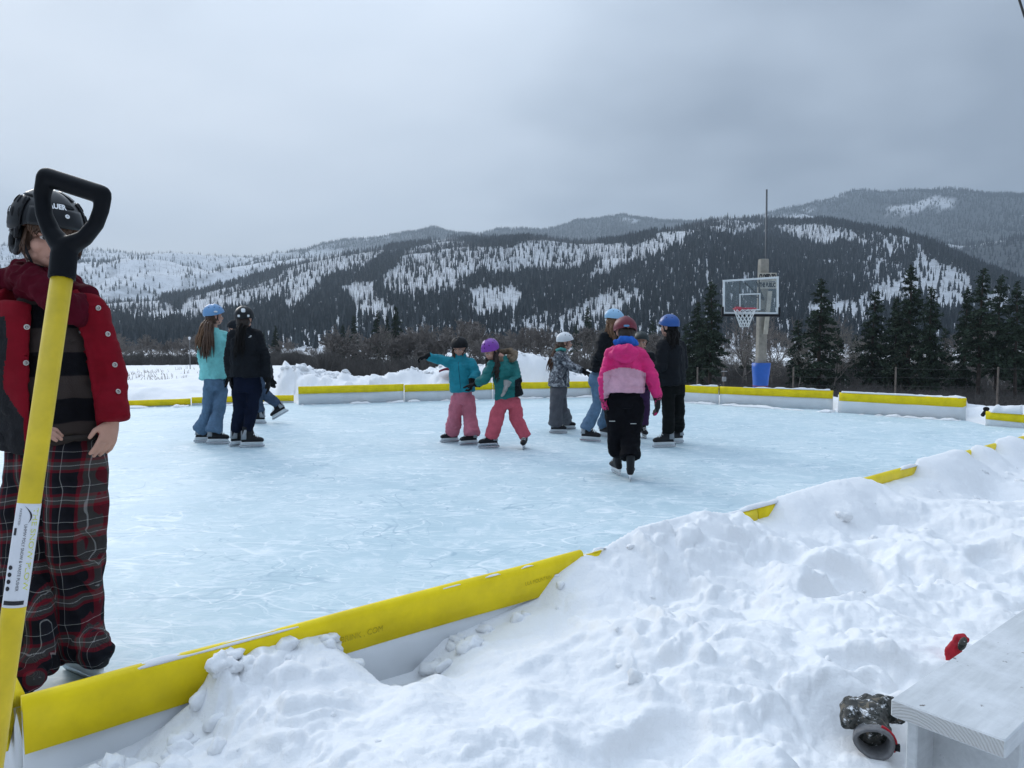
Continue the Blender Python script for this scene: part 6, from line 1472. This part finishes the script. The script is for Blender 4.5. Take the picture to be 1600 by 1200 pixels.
uv = np.zeros((len(v), 3)); xm = (legp[0][2][0] + legp[1][2][0]) / 2
for i, q in enumerate(legp):
    msk = (v[:, 0] < xm) if i == 0 else (v[:, 0] >= xm)
    zz = np.array([p[2] for p in q])[::-1]; cx2 = np.interp(v[:, 2], zz, np.array([p[0] for p in q])[::-1]); cy2 = np.interp(v[:, 2], zz, np.array([p[1] for p in q])[::-1])
    a = np.arctan2(v[:, 0] - cx2, -(v[:, 1] - cy2)); uv[msk] = np.stack([(v[:, 0] - cx2) * 1.25 - (v[:, 1] - cy2) * .25 + i * .04 + .08 * fold, v[:, 2] + .15 * fold + .25 * (v[:, 0] - cx2) * (i - .5) + .006 * fbm(v * 4, 2, 8), np.zeros(len(v))], 1)[msk]
at = me.attributes.new('plaid_uv', 'FLOAT_VECTOR', 'POINT'); at.data.foreach_set('vector', uv.astype(np.float32).ravel())
part_mesh(me, 'trousers', plaid_mat(), boy)
wb = MB(); wb.loft([(B(88, 684), tl * .176, td * .139), (B(88, 676), tl * .172, td * .137)], 28); wb.build('waistband', fabric('brown_hem', (.035, .028, .025)), boy)
# hockey helmet
HH = mat('hockey_black', (.006, .007, .009), .32, .12, 12, bump=.1, bs=40, bd=.001, spec=.32); HH2 = mat('hockey_black_matt', (.007, .008, .010), .5, .12, 12, spec=.25)
hcc = hc + A @ np.array((0, .002, .022)); ho_, shell = helmet(boy, hcc, A, HH, 1.08, 0, strap=False, r=(.112, .132, .122))
def sh_(p, th, k=1.0): return shell(R(p), R(th), k)
def panel(p0, p1, t0, t1, k, m_, name='shell_panel', n=12):
    g = []
    for th in np.linspace(t0, t1, 8): g.append([sh_(p, th, k) for p in np.linspace(p0, p1, n)] + [sh_(p, th, k - .045) for p in np.linspace(p1, p0, n)])
    q = MB(); q.grid(np.array(g)); return q.build(name, m_, ho_)
panel(40, 140, 60, 90, 1.045, HH, 'brow_panel', 16); panel(55, 125, 12, 56, 1.04, HH); panel(150, 205, 45, 100, 1.045, HH2); panel(-25, 30, 45, 100, 1.045, HH2); panel(215, 325, 30, 108, 1.04, HH2); panel(145, 200, 14, 40, 1.035, HH); panel(-20, 35, 14, 40, 1.035, HH)
for p in (158, 172, 186, 8, 22, -6):
    for t0 in (44, 66):
        q = MB(); a, b2 = sh_(p, t0, 1.05), sh_(p + 5, t0 + 16, 1.05); n_ = nrm(a - hcc); tt = nrm(b2 - a); q.ell((a + b2) / 2, (.006, np.linalg.norm(b2 - a) * .5, .005), np.stack([np.cross(tt, n_), tt, n_], 1), 8); q.build('vent', HELM_DARK, ho_)
for k in (-1, 1):   # ear guards and straps
    p = 180 if k < 0 else 0
    q = MB(); c_ = Lf(.094 * k, -.008, -.010)
    th = np.linspace(0, 6.2832, 19); q.tube([c_ + A @ np.array((0, .042 * math.cos(a), .052 * math.sin(a) - .004)) for a in th], .012, 8); q.ell(c_ + A @ np.array((.006 * k, -.03, .03)), (.010, .03, .03), A, 10); q.ell(c_ + A @ np.array((.004 * k, -.045, -.02)), (.012, .024, .045), A, 10); q.build('ear_guard', HH2, ho_)
    s2 = MB(); s2.tube([Lf(.094 * k, .03, .02), Lf(.086 * k, .044, -.03), Lf(.070 * k, .048, -.068), Lf(.052 * k, .035, -.098), Lf(0, .045, -.112)], .0065, 6, flat=.5); s2.build('chin_strap', HELM_DARK, ho_)
    q = MB(); q.box(Lf(.108 * k, .048, .005), (.006, .010, .020), A, bev=.003); q.build('visor_clip', BRACK, ho_)
for p in (76, 101):
    a = sh_(p, 72, 1.052); n_ = nrm(a - hcc); ring_snap(a, n_, .0055).build('screw', WHT2, ho_)
def on_shell(p0, t0, k=1.056):
    def fn(v):
        return np.array([shell(R(p0) + x / .135, R(t0) - y / .128, k) for x, y, z in v])
    return fn
text_part('BAUER', .026, WHT2, ho_, on_shell(84, 58, 1.056), width=.085, bold=.0012)
text_part('BAUER', .024, WHT2, ho_, on_shell(-12, 72, 1.056), width=.075, bold=.0012)
# fringe
rng_ = np.random.RandomState(2); fr = MB()
for i in range(60):
    x = rng_.uniform(-.075, .075); p0 = Lf(x, .080 - x * x * 4.5, .062); p1 = Lf(x * 1.05 + rng_.normal(0, .006), .097 - x * x * 5, .035); p2 = Lf(x * 1.1 + rng_.normal(0, .012), .097 - x * x * 6, .008 + rng_.normal(0, .008)); fr.tube([p0, p1, p2], [.005, .0048, .0012], 5)
for k in (-1, 1):
    for i in range(16):
        y = rng_.uniform(.02, .06); p0 = Lf(.080 * k, y, .03); fr.tube([p0, Lf(.086 * k, y + .004, -.01), Lf(.088 * k + rng_.normal(0, .006), y + rng_.normal(0, .006), -.045 + rng_.normal(0, .012))], [.005, .0045, .001], 5)
fr.build('hair', BRN, boy)
q = MB(); q.ell(Lf(0, -.025, -.012), np.array((.088, .088, .082)) * hs, A, 18); q.ell(Lf(0, -.05, -.07), np.array((.066, .05, .06)) * hs, A, 14)
me = remesh(q, 'hair', .008, 2); wrinkle(me, .006, 30, 3); part_mesh(me, 'hair', BRN, boy)
